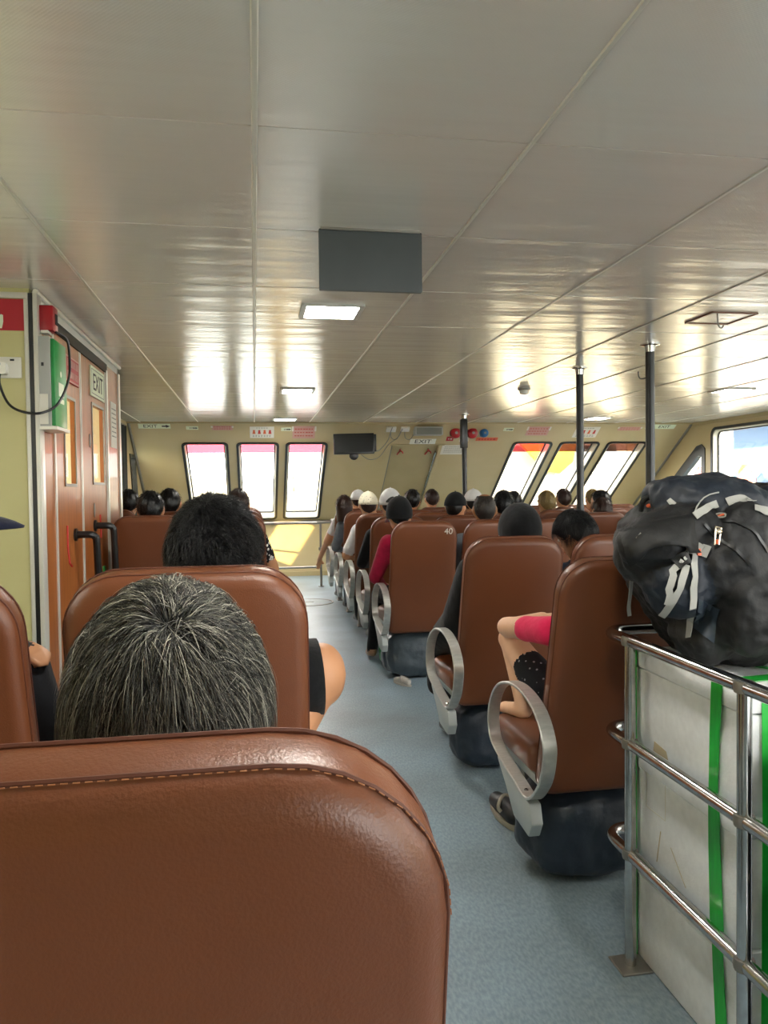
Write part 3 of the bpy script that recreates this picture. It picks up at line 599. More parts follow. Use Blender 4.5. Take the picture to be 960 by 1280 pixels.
# ------------------------------------------------------------------ seats
REC = math.radians(13.5)
SV = Vector((0, -math.sin(REC), math.cos(REC))); SD = Vector((0, math.cos(REC), math.sin(REC)))
SB = frame_from((0, 0, .33), (1, 0, 0), SV, SD)       # backrest frame: x, up the back, towards the front
BW, BH, BT, BE = .462, .79, .075, .03
m_back = MB().rings([[SB @ p for p in r] for r in cushion(BW, BH, (.108, .108, .05, .05), BT, BE, .007, .012, .045)]).mesh('backrest', 'leather', sharp=60)
def outline(i, d): return [SB @ Vector((x * (1 - .045 * y / BH), y, d)) for x, y in rrect(BW - 2 * i, BH - 2 * i, (.108 - i, .108 - i, .05 - i, .05 - i), 8, -BW / 2 + i, i)]
m_seam = MB().tube(outline(.0015, .020), .0018, 6, closed=True).tube(outline(.0015, BT - .018), .0018, 6, closed=True).mesh('piping', 'seam')
CM = frame_from((0, .085, .37), (1, 0, 0), (0, 1, -.0), (0, 0, 1))
m_cush = MB().rings([[CM @ p for p in r] for r in cushion(.46, .43, (.07, .07, .04, .04), .10, .035, .0, .016)]).mesh('seat_cushion', 'leather', sharp=60)
LOOP = [(y * .9, .5 + (z - .5) * .92) for y, z in [(-.01, .325), (-.12, .41), (-.165, .50), (-.165, .57), (-.09, .645), (.05, .682), (.20, .675), (.33, .63), (.41, .555), (.435, .47), (.40, .40), (.28, .365), (.12, .335)]]
def armrest_mesh(sx):
    x = sx * (BW / 2 + .028); P = catmull([(x, y, z) for y, z in LOOP], True, 6); C = Vector((x, .14, .5))
    nr = []
    for i, p in enumerate(P):
        t = (P[(i + 1) % len(P)] - P[i - 1]).normalized(); n = t.cross(Vector((1, 0, 0))); n = n if n.dot(p - C) > 0 else -n; nr.append(n)
    return MB().band(P, nr, .044, .010, True).mesh('armrest', 'aluminium', bevel=.0025, seg=1)
def bracket_mesh(sx):
    x = sx * (BW / 2 + .028); M = frame_from((x, 0, 0), (0, 1, 0), (0, 0, 1), (1, 0, 0))
    return MB().prism([(-.03, .33), (.12, .345), (.30, .375), (.20, .30), (.12, .23), (-.02, .22), (-.05, .27)], -.02, .02, M).mesh('armrest_bracket', 'grey_cast', bevel=.006)
def bolt_mesh(sx):
    x = sx * (BW / 2 + .028); mb = MB()
    for y, z in ((.05, .340), (.24, .365)): mb.lathe([(.008, 0), (.008, .004), (.004, .007)], 10, frame_from((x, y, z), (1, 0, 0), (0, 1, 0), (0, 0, 1)))
    return mb.mesh('bolt', 'steel')
ARM = {s: (armrest_mesh(s), bracket_mesh(s), bolt_mesh(s)) for s in (-1, 1)}
def leg_mesh(z0):
    return MB().box(-.02, .02, .40, .44, z0, .37).box(-.025, .025, .06, .42, .335, .37).box(-.03, .03, .36, .46, z0, z0 + .012).mesh('leg', 'dull_steel', bevel=.004, seg=1)
LEG = {0: leg_mesh(0), .07: leg_mesh(-.07)}
m_pan = MB().box(-.215, .215, .06, .48, .345, .375).mesh('seat_pan', 'grey_cast', bevel=.006)
GR = 'seats of the block between the aisle and the poles'; GF = 'seats of the block beyond the poles'; GL = 'seats of the front port block'; GA = 'seats of the after port block'
def seat(x, y, label, group, arm=0, up=0, num=None):
    t = empty('passenger_seat', (x, y, up)); tag(t, label, 'seat', group)
    b = link('backrest', m_back, t); link('piping', m_seam, b)
    link('seat_cushion', m_cush, t); link('seat_pan', m_pan, t)
    for k in (-.12, .12): l = link('leg', LEG[up], t); l.location.x = k
    if arm:
        a = link('armrest', ARM[arm][0], t); link('bolt', ARM[arm][2], a); link('armrest_bracket', ARM[arm][1], t)
    if num: tag(text('seat_number', num, .058, 'number_paint', b, frame_from(SB @ Vector((.155, BH - .062, -.0055)), (1, 0, 0), SV, -SD), thick=.0012), 'pale number %s on the seat back' % num)
    return t
RY = [2.30, 3.33, 5.12, 6.03, 6.93, 7.84, 8.75]; RX = [1.11, 1.605, 2.07]; FX = [2.86, 3.365, 3.87, 4.375]
lab_r = {(0, 0): 'brown leather seat beside the steel luggage rail, child in pink sitting in it', (1, 0): 'brown leather aisle seat holding the person in loose black clothes',
         (2, 0): 'brown leather aisle seat with the pale number 40 on its back', (1, 1): 'brown leather seat of the boy leaning his head, next to the black-clad person',
         (2, 1): 'brown leather seat of the balding man, next to seat 40', (3, 1): 'brown leather seat of the person in black cap and leaf-print shirt', (3, 0): 'brown leather aisle seat of the person in the white cap',
         (4, 0): 'brown leather aisle seat of the person in the spotted cream cap', (5, 0): 'brown leather aisle seat of the brown-haired person in grey', (6, 0): 'brown leather aisle seat in the frontmost row, nearest the handrail', (0, 1): 'empty brown leather seat hidden behind the backpack and foam boxes', (1, 2): 'empty brown leather seat behind the backpack, past the leaning boy', (3, 2): 'brown leather seat of the person with tousled black hair', (4, 2): 'brown leather seat of the white-capped person near the far pole', (5, 1): 'brown leather seat of the black-haired person below the exit panel', (6, 2): 'brown leather seat of the brown-haired person at the exit panel'}
for j, y in enumerate(RY):
    for i, x in enumerate(RX):
        if j == 0 and i > 1: continue
        seat(x, y, lab_r.get((j, i), 'empty brown leather seat inside the block between the aisle and the black poles'), GR, -1 if i == 0 else (1 if i == 2 else 0), 0, '40' if (j, i) == (2, 0) else None)
lab_f = {(4, 0): 'brown leather seat of the fair-haired person', (5, 0): 'brown leather seat of the dark-haired person half hidden by tousled hair', (5, 1): 'brown leather seat of the dark-haired person under the dark-tinted window', (4, 1): 'brown leather seat of the black-haired person between the nearer poles', (5, 2): 'brown leather seat of the person in peach clothes', (3, 0): 'brown leather seat of the brown-haired person behind the backpack', (3, 2): 'brown leather seat of the person under the large side window', (4, 3): 'brown leather seat of the person in the beige hat'}
for j, y in enumerate(RY):
    if j < 2: continue
    for i, x in enumerate(FX): seat(x, y + .12, lab_f.get((j, i), 'empty brown leather seat in the block beyond the poles, towards the large side window'), GF, -1 if i == 0 else 0)
LY = [.58, 1.60, 5.0, 5.93, 6.85]; LX = [-.125, -.64, -1.2]
lab_l = {(0, 0): 'brown leather seat directly behind the grey-haired man, filling the foreground', (1, 0): 'brown leather seat of the black-haired person, in front of the grey-haired man', (1, 1): 'brown leather seat of the person in the navy cap',
         (2, 0): 'brown numbered leather aisle seat just past the wooden doors', (2, 1): 'brown leather seat just past the wooden doors, against the door wall', (3, 0): 'brown leather aisle seat behind the numbered one, past the wooden doors', (3, 1): 'brown leather middle seat in the second row past the wooden doors', (4, 2): 'brown leather seat below the curtained side window', (1, 2): 'empty brown leather seat by the pale wall, past the navy cap', (0, 1): 'empty brown leather seat beside the grey-haired man'}
for j, y in enumerate(LY):
    for i, x in enumerate(LX):
        if j == 2 and i == 2: continue
        if j == 0 and i == 2: continue
        s_ = seat(x + (.014 if j == 0 else 0) if j < 2 or i else x - .03, y, lab_l.get((j, i), 'empty brown leather seat in the front block beyond the wooden doors' if j > 1 else 'brown leather passenger seat of the after block by the pale wall'), GL if j > 1 else GA, 1 if i == 0 else 0, .07, '15' if (j, i) == (2, 0) else None)
        if (j, i) == (0, 0):
            TM = SB
            mb = MB().tube([TM @ Vector((-.128, BH - .001, .02)), TM @ Vector((-.122, BH + .0005, .035)), TM @ Vector((-.118, BH + .0005, .045)), TM @ Vector((-.112, BH - .005, .064))], .0022, 6)
            mb.build('cross_seam', 'thread', s_)
            mb = MB(); P = outline(.0002, .0155)
            for k in range(len(P) - 1):
                a, b = P[k], P[k + 1]; n = max(1, int((b - a).length / .006))
                for q in range(n): mb.tube([a.lerp(b, (q + .15) / n), a.lerp(b, (q + .75) / n)], .0004, 4)
            mb.build('stitching', 'thread', s_)
# ------------------------------------------------------------------ soft bodies: union of rounded pieces, voxel-remeshed to one skin
def _cone(p0, r0, p1, r1, n=12):
    a, b = Vector(p0), Vector(p1); t = (b - a)
    if t.length < 1e-6: t = Vector((0, 0, 1e-4)); b = a + t
    t.normalize(); u = t.orthogonal().normalized(); v = t.cross(u); R = []
    def ring(c, r): return [c + (u * math.cos(2 * math.pi * k / n) + v * math.sin(2 * math.pi * k / n)) * max(r, 1e-4) for k in range(n)]
    for q in range(1, 5): an = math.pi / 2 * q / 4; R.append(ring(a - t * r0 * math.cos(an), r0 * math.sin(an)))
    for q in range(0, 4): an = math.pi / 2 * q / 4; R.append(ring(b + t * r1 * math.sin(an), r1 * math.cos(an)))
    return R
def _ell(c, r, R3, e=1.0, n=16, m=12):
    c = Vector(c); out = []; sg = lambda x: math.copysign(abs(x) ** e, x)
    for i in range(1, m):
        ph = -math.pi / 2 + math.pi * i / m
        out.append([c + R3 @ Vector((r[0] * sg(math.cos(ph)) * sg(math.cos(2 * math.pi * k / n)), r[1] * sg(math.cos(ph)) * sg(math.sin(2 * math.pi * k / n)), r[2] * sg(math.sin(ph)))) for k in range(n)])
    return out
I3 = Matrix.Identity(3)
def cone(p0, r0, p1, r1, m, m2=None, split=1): return ('c', Vector(p0), r0, Vector(p1), r1, m, m2, split)
def ell(c, r, m, R=I3, e=1.0): return ('e', Vector(c), tuple(r), R, e, m)
def blob(name, prims, mats, voxel, smooth=6, parent=None, origin=(0, 0, 0), disp=None):
    mb = MB(); O = Vector(origin)
    for p in prims:
        mb.rings(_cone(*p[1:5]) if p[0] == 'c' else _ell(p[1], p[2], p[3], p[4]))
    me = bpy.data.meshes.new('tmp'); me.from_pydata(mb.v, [], mb.f)
    bm = bmesh.new(); bm.from_mesh(me); bmesh.ops.recalc_face_normals(bm, faces=bm.faces); bm.to_mesh(me); bm.free()
    o = bpy.data.objects.new('tmp', me); COL.objects.link(o)
    r = o.modifiers.new('r', 'REMESH'); r.mode = 'VOXEL'; r.voxel_size = voxel; r.use_smooth_shade = True
    s = o.modifiers.new('s', 'SMOOTH'); s.factor = .5; s.iterations = smooth
    if disp:
        tx = bpy.data.textures.new('wrinkle', 'CLOUDS'); tx.noise_scale = disp[0]; tx.noise_depth = 3
        d = o.modifiers.new('d', 'DISPLACE'); d.texture = tx; d.strength = disp[1]; d.mid_level = .5; d.texture_coords = 'LOCAL'
    dg = bpy.context.evaluated_depsgraph_get(); out = bpy.data.meshes.new_from_object(o.evaluated_get(dg)); bpy.data.objects.remove(o); out.name = name
    nf = len(out.polygons); C = np.empty(nf * 3); out.polygons.foreach_get('center', C); C = C.reshape(-1, 3)
    best = np.full(nf, 1e9); idx = np.zeros(nf, dtype=np.int32)
    for p in prims:
        if p[0] == 'c':
            a = np.array(p[1]); ab = np.array(p[3]) - a; t = np.clip((C - a) @ ab / max(ab @ ab, 1e-9), 0, 1)
            d = np.linalg.norm(C - a - t[:, None] * ab, axis=1) - (p[2] + t * (p[4] - p[2])); mi = np.where(t > p[7], p[6] if p[6] is not None else p[5], p[5])
        else:
            q = (C - np.array(p[1])) @ np.array(p[3]); d = (np.linalg.norm(q / np.array(p[2]), axis=1) - 1) * min(p[2]); mi = np.full(nf, p[5])
        k = d < best; best[k] = d[k]; idx[k] = mi[k]
    out.materials.clear()
    for m in mats: out.materials.append(MATS[m])
    out.polygons.foreach_set('material_index', idx); out.polygons.foreach_set('use_smooth', [True] * nf)
    n = len(out.vertices); V = np.empty(n * 3); out.vertices.foreach_get('co', V); V = V.reshape(-1, 3) - np.array(O); out.vertices.foreach_set('co', V.ravel()); out.update()
    return link(name, out, parent)

# ------------------------------------------------------------------ hair
def strands_mesh(name, P, rad, tone, m):
    """P: N x (segs+1) x 3 centre lines -> thin tapering three-sided strands"""
    N, segs = P.shape[0], P.shape[1] - 1; d = P[:, 1] - P[:, 0]; d /= np.linalg.norm(d, axis=1)[:, None] + 1e-9
    ref = RNG.normal(size=(N, 3)); u = np.cross(d, ref); u /= np.linalg.norm(u, axis=1)[:, None] + 1e-9; v = np.cross(d, u)
    V = np.zeros((N, segs + 1, 3, 3))
    for k in range(segs + 1):
        r = (rad * (1 - .8 * k / segs))[:, None]
        for q in range(3): a = 2 * math.pi * q / 3; V[:, k, q] = P[:, k] + (u * math.cos(a) + v * math.sin(a)) * r
    V = V.reshape(-1, 3); base = (np.arange(N) * (segs + 1) * 3)[:, None, None]
    kk, qq = np.meshgrid(np.arange(segs), np.arange(3), indexing='ij'); a = kk * 3 + qq; b = kk * 3 + (qq + 1) % 3
    quad = np.stack([a, b, b + 3, a + 3], -1).reshape(-1, 4)[None]; Fc = (quad + base).reshape(-1, 4)
    me = bpy.data.meshes.new(name); me.vertices.add(len(V)); me.vertices.foreach_set('co', V.ravel())
    me.loops.add(Fc.size); me.loops.foreach_set('vertex_index', Fc.ravel().astype(np.int32)); me.polygons.add(len(Fc)); me.polygons.foreach_set('loop_start', np.arange(0, Fc.size, 4, dtype=np.int32))
    me.update(calc_edges=True); at = me.attributes.new('tone', 'FLOAT', 'POINT'); at.data.foreach_set('value', np.repeat(tone, (segs + 1) * 3).astype(np.float32))
    me.polygons.foreach_set('use_smooth', [True] * len(Fc)); me.materials.append(MATS[m]); return me
HR = np.array((.079, .098, .108))         # skull radii
def el_min(az, nape=-48, front=34):
    """hairline elevation by azimuth; 0 = face, 180 = nape"""
    a = abs(((az + 180) % 360) - 180)
    return float(np.interp(a, (0, 40, 70, 88, 100, 135, 180), (front, front - 2, 8, -22, -6, nape + 12, nape)))
def hair(parent, O, hc, R3, m, sc=1.0, vol=.012, n=500, ln=.03, tones=(.2, .8), nape=-48, front=34, lumps=.006, rad=.0009, whorl=None, lift=.35, fall=.25, long=0, topboost=1.0, seg=4, bald=0):
    """hair cap + strands on a skull centred at hc with rotation R3"""
    A = 40; E = 12; ring = []
    for i in range(E + 1):
        row = []
        for k in range(A):
            az = 360 * k / A; e0 = 90 if not bald else 90 - bald; el = math.radians(e0 + (el_min(az, nape, front) - e0) * (i / E)); z = math.radians(az)
            d = np.array((math.cos(el) * math.sin(z), math.cos(el) * math.cos(z), math.sin(el)))
            th = vol * .45 * (1 if i < E - 1 else (.5 if i == E - 1 else 0)) + lumps * math.sin(az * .11 * 3 + i * 1.7) * math.sin(i * 2.1 + k) * (i < E)
            p = Vector(d * (HR * sc + th)); row.append(Vector(hc) + R3 @ p - O)
        ring.append(row)
    mb = MB()
    if bald: mb.rings(ring, False, False)
    else: mb.rings(ring[0:1] + ring[1:], True, False)
    if long:
        rows = []
        for i in range(7):
            t = i / 6; row = []
            for k in range(13):
                az = math.radians(100 + 160 * k / 12); r = np.array((HR[0] * sc + vol, HR[1] * sc + vol)) * (1 - .12 * t)
                row.append(Vector(hc) + R3 @ Vector((math.sin(az) * r[0], math.cos(az) * r[1] - .01 * t, .0 - long * t + .004 * math.sin(k * 2.4))) - O)
            rows.append(row)
        mb.rings([r + [p * 1 + (R3 @ Vector((0, .02, 0))) for p in reversed(r)] for r in rows])
    me = mb.mesh('hair', m, sharp=180); at = me.attributes.new('tone', 'FLOAT', 'POINT'); at.data.foreach_set('value', np.zeros(len(me.vertices), dtype=np.float32))
    h = link('hair', me, parent)
    if n:
        D = []
        while len(D) < n:
            x = RNG.normal(size=3); x /= np.linalg.norm(x); az = math.degrees(math.atan2(x[0], x[1])); el = math.degrees(math.asin(x[2]))
            if el > el_min(az, nape, front) and not (bald and el > 90 - bald): D.append(x)
        D = np.array(D)
        if whorl is not None and n > 5000:
            k = n // 7; wv = np.array(whorl) / np.linalg.norm(whorl); D[:k] = wv + RNG.normal(size=(k, 3)) * .22; D[:k] /= np.linalg.norm(D[:k], axis=1)[:, None]
        root = D * (HR * sc + vol * .5); nr = D / (HR ** 1); nr /= np.linalg.norm(nr, axis=1)[:, None]
        wd = np.array(whorl if whorl is not None else (0, -.5, .87)); wd = wd / np.linalg.norm(wd)
        tang = D - wd * (D @ wd)[:, None]; tang = tang - nr * np.sum(tang * nr, 1)[:, None]; tang /= np.linalg.norm(tang, axis=1)[:, None] + 1e-6
        swirl = np.cross(nr, tang)
        K = max(12, n // 26); cs = D[RNG.integers(0, n, K)]; ci = np.argmax(D @ cs.T, axis=1)                 # locks
        cj = RNG.normal(size=(K, 3)) * .42; ch = RNG.uniform(.6, 1.5, K)
        d = tang + swirl * .3 + cj[ci] + RNG.normal(size=D.shape) * .26; d -= nr * np.sum(d * nr, 1)[:, None]; d /= np.linalg.norm(d, axis=1)[:, None] + 1e-9
        k = np.clip((D[:, 2] + .25) / .6, 0, 1); L = ln * (.3 + (topboost - .3) * k) * RNG.uniform(.55, 1.15, n)
        hgt = lift * ch[ci] * RNG.uniform(.5, 1.3, n); pull = (cs[ci] * (HR * sc + vol * .6) - root) * .35; R = np.array(R3); C = np.zeros((n, seg + 1, 3))
        for q in range(seg + 1):
            t = q / seg; p = root + d * (L * t)[:, None] + pull * (t * .6)
            e = np.linalg.norm(p / (HR * sc), axis=1)[:, None]; p = p / e                                       # back onto the skull
            C[:, q] = (p + nr * (vol * (.45 + .55 * min(1, t * 3)) + hgt * L * t * (1.15 - .55 * t))[:, None]) @ R.T + np.array((0, 0, -1.0)) * (fall * L * t * t)[:, None] * np.clip(1.1 - D[:, 2:3] * .8, .15, 1)
        tone = np.clip(np.where(RNG.random(n) < .68, RNG.uniform(0, .12, n), RNG.uniform(.25, 1, n)) * (tones[1] - tones[0]) + tones[0] + (ch[ci] - 1) * .18, 0, 1)
        link('strands', strands_mesh('strands', C + np.array(hc) - np.array(O), np.full(n, rad) * RNG.uniform(.7, 1.3, n), tone, m), h)
    return h
def cap(parent, O, hc, R3, m, sc=1.0, brim='front', brim_m=None, opening=False, tall=1.0, low=6):
    """ball cap: dome, brim, and (if worn so) the strap opening at the back"""
    r = HR * sc + .014; ring = []
    for i in range(9):
        el = math.radians(90 - (90 - low) * i / 8 + .01); ring.append([Vector(hc) + R3 @ Vector((math.cos(el) * math.sin(2 * math.pi * k / 28) * r[0], math.cos(el) * math.cos(2 * math.pi * k / 28) * r[1], math.sin(el) * r[2] * tall)) - O for k in range(28)])
    c = MB().rings(ring, True, False).build('cap', m, parent, sharp=80)
    c.modifiers.new('solid', 'SOLIDIFY').thickness = .003
    MB().lathe([(.007, 0), (.007, .004), (.003, .006)], 10, Matrix.Translation(Vector(hc) - O) @ R3.to_4x4() @ Matrix.Translation((0, 0, r[2] * tall))).build('button', m, c)
    z0 = math.sin(math.radians(low)) * r[2] * tall
    if brim:
        s = {'front': 0, 'right': 90, 'left': -90}[brim]; P = []; rows = []
        for i in range(5):
            t = i / 4; row = []
            for k in range(15):
                a = math.radians(s - 62 + 124 * k / 14); f = math.cos(math.radians(-62 + 124 * k / 14) * 1.4) * .5 + .5
                q = r * (1 + 0) * np.array((math.sin(a), math.cos(a), 0)) + np.array((math.sin(math.radians(s)), math.cos(math.radians(s)), 0)) * .085 * t * f ** .6
                row.append(Vector(hc) + R3 @ Vector((q[0], q[1], z0 - .022 * t * t - .02 * (1 - f) * t)) - O)
            rows.append(row)
        b = MB().rings(rows, False, False, closed=False).build('brim', brim_m or m, c, sharp=80); b.modifiers.new('solid', 'SOLIDIFY').thickness = .005
    if opening:
        # half-moon gap over the strap, dark hair showing through
        M = Matrix.Translation(Vector(hc) - O) @ R3.to_4x4(); pts = []; rows = []
        for i in range(7):
            t = i / 6; hh = .048 * math.sin(math.pi * (.08 + .84 * t)); a = math.radians(180 - 34 + 68 * t); row = []
            for z in (z0 + .02, z0 + .02 + hh):
                e = math.asin(min(.99, z / (r[2] * tall))); row.append(M @ Vector((math.sin(a) * math.cos(e) * (r[0] + .004), math.cos(a) * math.cos(e) * (r[1] + .004), z)))
            rows.append(row)
        q = MB().rings(rows, False, False, closed=False).build('strap_opening', 'ink', c, sharp=80)
    return c

# ------------------------------------------------------------------ people
def rot(yaw=0, pitch=0, roll=0):
    """yaw to the right (+), pitch forward/down (+), roll to the right (+), degrees"""
    return Matrix.Rotation(math.radians(-yaw), 3, 'Z') @ Matrix.Rotation(math.radians(-pitch), 3, 'X') @ Matrix.Rotation(math.radians(roll), 3, 'Y')
def hand_prims(w, d, pn, sx, m, k=1.0, curl=.5):
    """palm from the wrist along d, palm normal pn, five unequal bent fingers, thumb on the sx side"""
    w, d, pn = Vector(w), Vector(d).normalized(), Vector(pn); pn = (pn - d * pn.dot(d)).normalized(); s = d.cross(pn) * sx; P = []
    pc = w + d * .045 * k
    for o_ in (-.024, -.008, .008, .024): P.append(cone(w + s * o_ * .6 * k, .015 * k, w + d * .082 * k + s * o_ * k, .0125 * k, m))
    for o_, L in ((-.027, .058), (-.009, .070), (.009, .076), (.027, .068)):
        a = w + d * .085 * k + s * o_ * k; b = a + (d - pn * curl * .5).normalized() * L * .5 * k; c = b + (d * (1 - curl * .8) - pn * curl).normalized() * L * .5 * k
        P += [cone(a, .0105 * k, b, .0098 * k, m), cone(b, .0098 * k, c, .008 * k, m)]
    a = w + d * .02 * k + s * .028 * k; b = a + (d * .7 + s * .7 - pn * .2).normalized() * .038 * k; c = b + (d * .95 + s * .2 - pn * .3).normalized() * .03 * k
    return P + [cone(a, .014 * k, b, .0115 * k, m), cone(b, .0115 * k, c, .009 * k, m)]
def person(label, x, y, zs=.46, s=1.0, shirt='dark_cloth', pants='dark_cloth', skin='skin', hairkw=None, capkw=None, head=(0, 0, 0), hoff=(0, 0, 0), lean=(0, 0), arms=None, legs=None, sleeve=.6, shorts=None, voxel=.0135, group='seated passengers', top='shirt', wide=1.0, extra=(), shoes='shoe_black', jaw=True, fing=True, smooth=6, slot=None, legrest=0):
    """seated figure whose back meets a seat at (x, y); zs = cushion height. mats: 0 skin 1 shirt 2 pants 3 shoes 4 extra"""
    B = Vector((x, y, 0)); J = lambda a, b, c: Vector((x + a * s, y + b * s, zs + c * s)); lx, ly = lean
    pel = J(0, .20, .10); ab_ = J(lx * .3, .175 + ly * .3, .24); ch = J(lx * .7, .13 + ly * .7, .40); nk = J(lx, .105 + ly, .565); hc = J(lx, .125 + ly, .745) + Vector(hoff)
    R3 = rot(*head); W = wide; hs = s ** .5
    P = [ell(pel, (.175 * s * W, .13 * s, .11 * s), 2), ell(ab_, (.15 * s * W, .115 * s, .16 * s), 1), ell(ch, (.165 * s * W, .115 * s, .17 * s), 1), cone(ch + Vector((-.11 * s * W, 0, .09 * s)), .07 * s, ch + Vector((.11 * s * W, 0, .09 * s)), .07 * s, 1),
         cone(nk + Vector((0, 0, -.06 * s)), .075 * s, nk + Vector((0, .0, .005 * s)), .058 * s, 1), cone(nk, .052 * hs, hc + R3 @ Vector((0, -.01, -.05)), .05 * hs, 0)]
    # head with face
    H = lambda a, b, c: hc + R3 @ (Vector((a, b, c)) * hs)
    P += [ell(hc, tuple(HR * hs), 0, R3), ell(H(0, .036, -.062), (.060 * hs, .066 * hs, .066 * hs), 0, R3), cone(H(0, .094, .005), .010 * hs, H(0, .112, -.028), .014 * hs, 0), ell(H(0, .093, -.066), (.024 * hs, .012 * hs, .010 * hs), 0, R3), ell(H(0, .078, -.105), (.022 * hs, .02 * hs, .018 * hs), 0, R3), cone(H(-.035, .088, .026), .010 * hs, H(.035, .088, .026), .010 * hs, 0)]
    for q in (-1, 1): P += [ell(H(.083 * q, -.004, -.012), (.010 * hs, .022 * hs, .034 * hs), 0, R3)]
    # arms
    for q in (-1, 1):
        sh = ch + Vector((.17 * q * s * W, -.005, .085 * s)); key = 'L' if q < 0 else 'R'
        if arms and key in arms: el_, wr, hd = [Vector(v) for v in arms[key][:3]]; pn = Vector(arms[key][3]) if len(arms[key]) > 3 else Vector((0, 0, 1))
        else: el_ = J(lx * .7 + .182 * q * W, .17 + ly * .6, .20); wr = J(.13 * q, .40, .19); hd = Vector((-.25 * q, .9, -.1)); pn = Vector((0, .1, 1))
        m2 = 0 if sleeve < 1 else 1
        P += [cone(sh, .066 * s, el_, .050 * s, 1, 0 if sleeve < 1 else 1, sleeve if sleeve < 1 else 1), cone(el_, (.041 if sleeve < 1 else .05) * s, wr, (.029 if sleeve < 1.9 else .036) * s, m2)]
        if sleeve < 1: P += [cone(sh.lerp(el_, .55 * sleeve), .060 * s, sh.lerp(el_, sleeve), .061 * s, 1)]
        P += hand_prims(wr, hd, pn, -q if q > 0 else -q, 0, .95 * s) if fing else [ell(wr + hd.normalized() * .07, (.04, .05, .03), 0)]
    # legs
    for q in (-1, 1):
        key = 'L' if q < 0 else 'R'; hp = pel + Vector((.085 * q * s * W, .01, -.015 * s))
        if legs and key in legs: kn, an, toe = [Vector(v) for v in legs[key][:3]]
        else: kl = max(.60, .59 / s); kn = J(.115 * q, kl, .06); an = Vector((x + .11 * q * s, y + kl * s - .03, .085)); toe = an + Vector((.015 * q, .165 * s, -.045))
        sp = shorts if shorts else 1
        P += [cone(hp, .092 * s * (1 + (W - 1) * .5), kn, .062 * s, 2, 0 if shorts else 2, sp), cone(kn, (.054 if shorts else .062) * s, an, (.036 if shorts else .045) * s, 0 if shorts else 2)]
        if shorts: P += [cone(hp.lerp(kn, .3), .094 * s, hp.lerp(kn, shorts), .080 * s, 2)]
        ft = 0 if (legs and key in legs and len(legs[key]) > 3) else 3; up = (toe - an).normalized()
        P += [cone(an + Vector((0, -.02, -.025)) if ft else an, .036 * s, toe, .032 * s, ft), cone(an, .04 * s, an.lerp(toe, .6) , .036 * s, ft)]
        if not ft:
            sd_ = up.cross(Vector((0, 0, 1))).normalized()
            P += [cone(toe + sd_ * (.026 - .013 * i), .014, toe + sd_ * (.03 - .015 * i) + up * (.045 - .006 * abs(i - 1)), .011, 0) for i in range(5)]
    P += list(extra)
    body = blob('person', P, [skin, shirt, pants, shoes, slot or shirt], voxel, smooth, None, B); body.location = B
    tag(body, label, 'person', group)
    for q in (-1, 1):
        MB().rings(_ell(H(.032 * q, .083, .004) - B, (.012, .010, .008), R3, n=10, m=8)).build('eye', 'eye_white', body)
        MB().rings(_ell(H(.032 * q, .0915, .004) - B, (.005, .003, .005), R3, n=8, m=6)).build('iris', 'ink', body)
    MB().rings(_ell(H(0, .1035, -.066) - B, (.021, .004, .007), R3, n=12, m=8)).build('lips', 'lips', body)
    if hairkw and capkw: hairkw = dict(hairkw, vol=.003, lumps=0, lift=.04, ln=.02)
    if hairkw: hair(body, B, hc, R3, sc=hs, **hairkw)
    if capkw: cap(body, B, hc, R3, sc=hs, **capkw)
    body['hc'] = tuple(hc); del body['hc']
    return body, hc, R3, B
# ------------------------------------------------------------------ luggage rail, boxes, suitcase
RXL = 1.0
lr = empty('luggage_rail', (RXL, 1.94, 0)); tag(lr, 'polished steel luggage rail with three bars along the aisle', 'railing')
def rl(z): # one rail: from far inside corner round the bend and back along the aisle
    P = [(.62, .16, z), (.12, .16, z), (.05, .155, z), (.012, .13, z), (0, .09, z), (0, .0, z), (0, -.5, z), (0, -1.05, z), (0, -1.6, z)]
    return MB().tube([P[0]] + catmull(P[1:6], False, 5) + P[6:], .0165, 12)
for z in (.90, .618, .312): rl(z).build('rail', 'steel', lr)
for y in (0, -.497, -1.0, -1.5):
    p = MB().tube([(0, y, 0), (0, y, .9)], .0155, 12).build('post', 'steel', lr)
    MB().box(-.045, .045, y - .045, y + .045, 0, .006).build('base_plate', 'dull_steel', p, bevel=.002, seg=1)
    for z in (.90, .618, .312): MB().lathe([(.021, z - .012), (.023, z), (.021, z + .012)], 12, Matrix.Translation((0, y, 0))).build('weld_collar', 'dull_steel', p)
MB().tube([(.60, .16, 0), (.60, .16, .9)], .0155, 12).build('post', 'steel', lr)
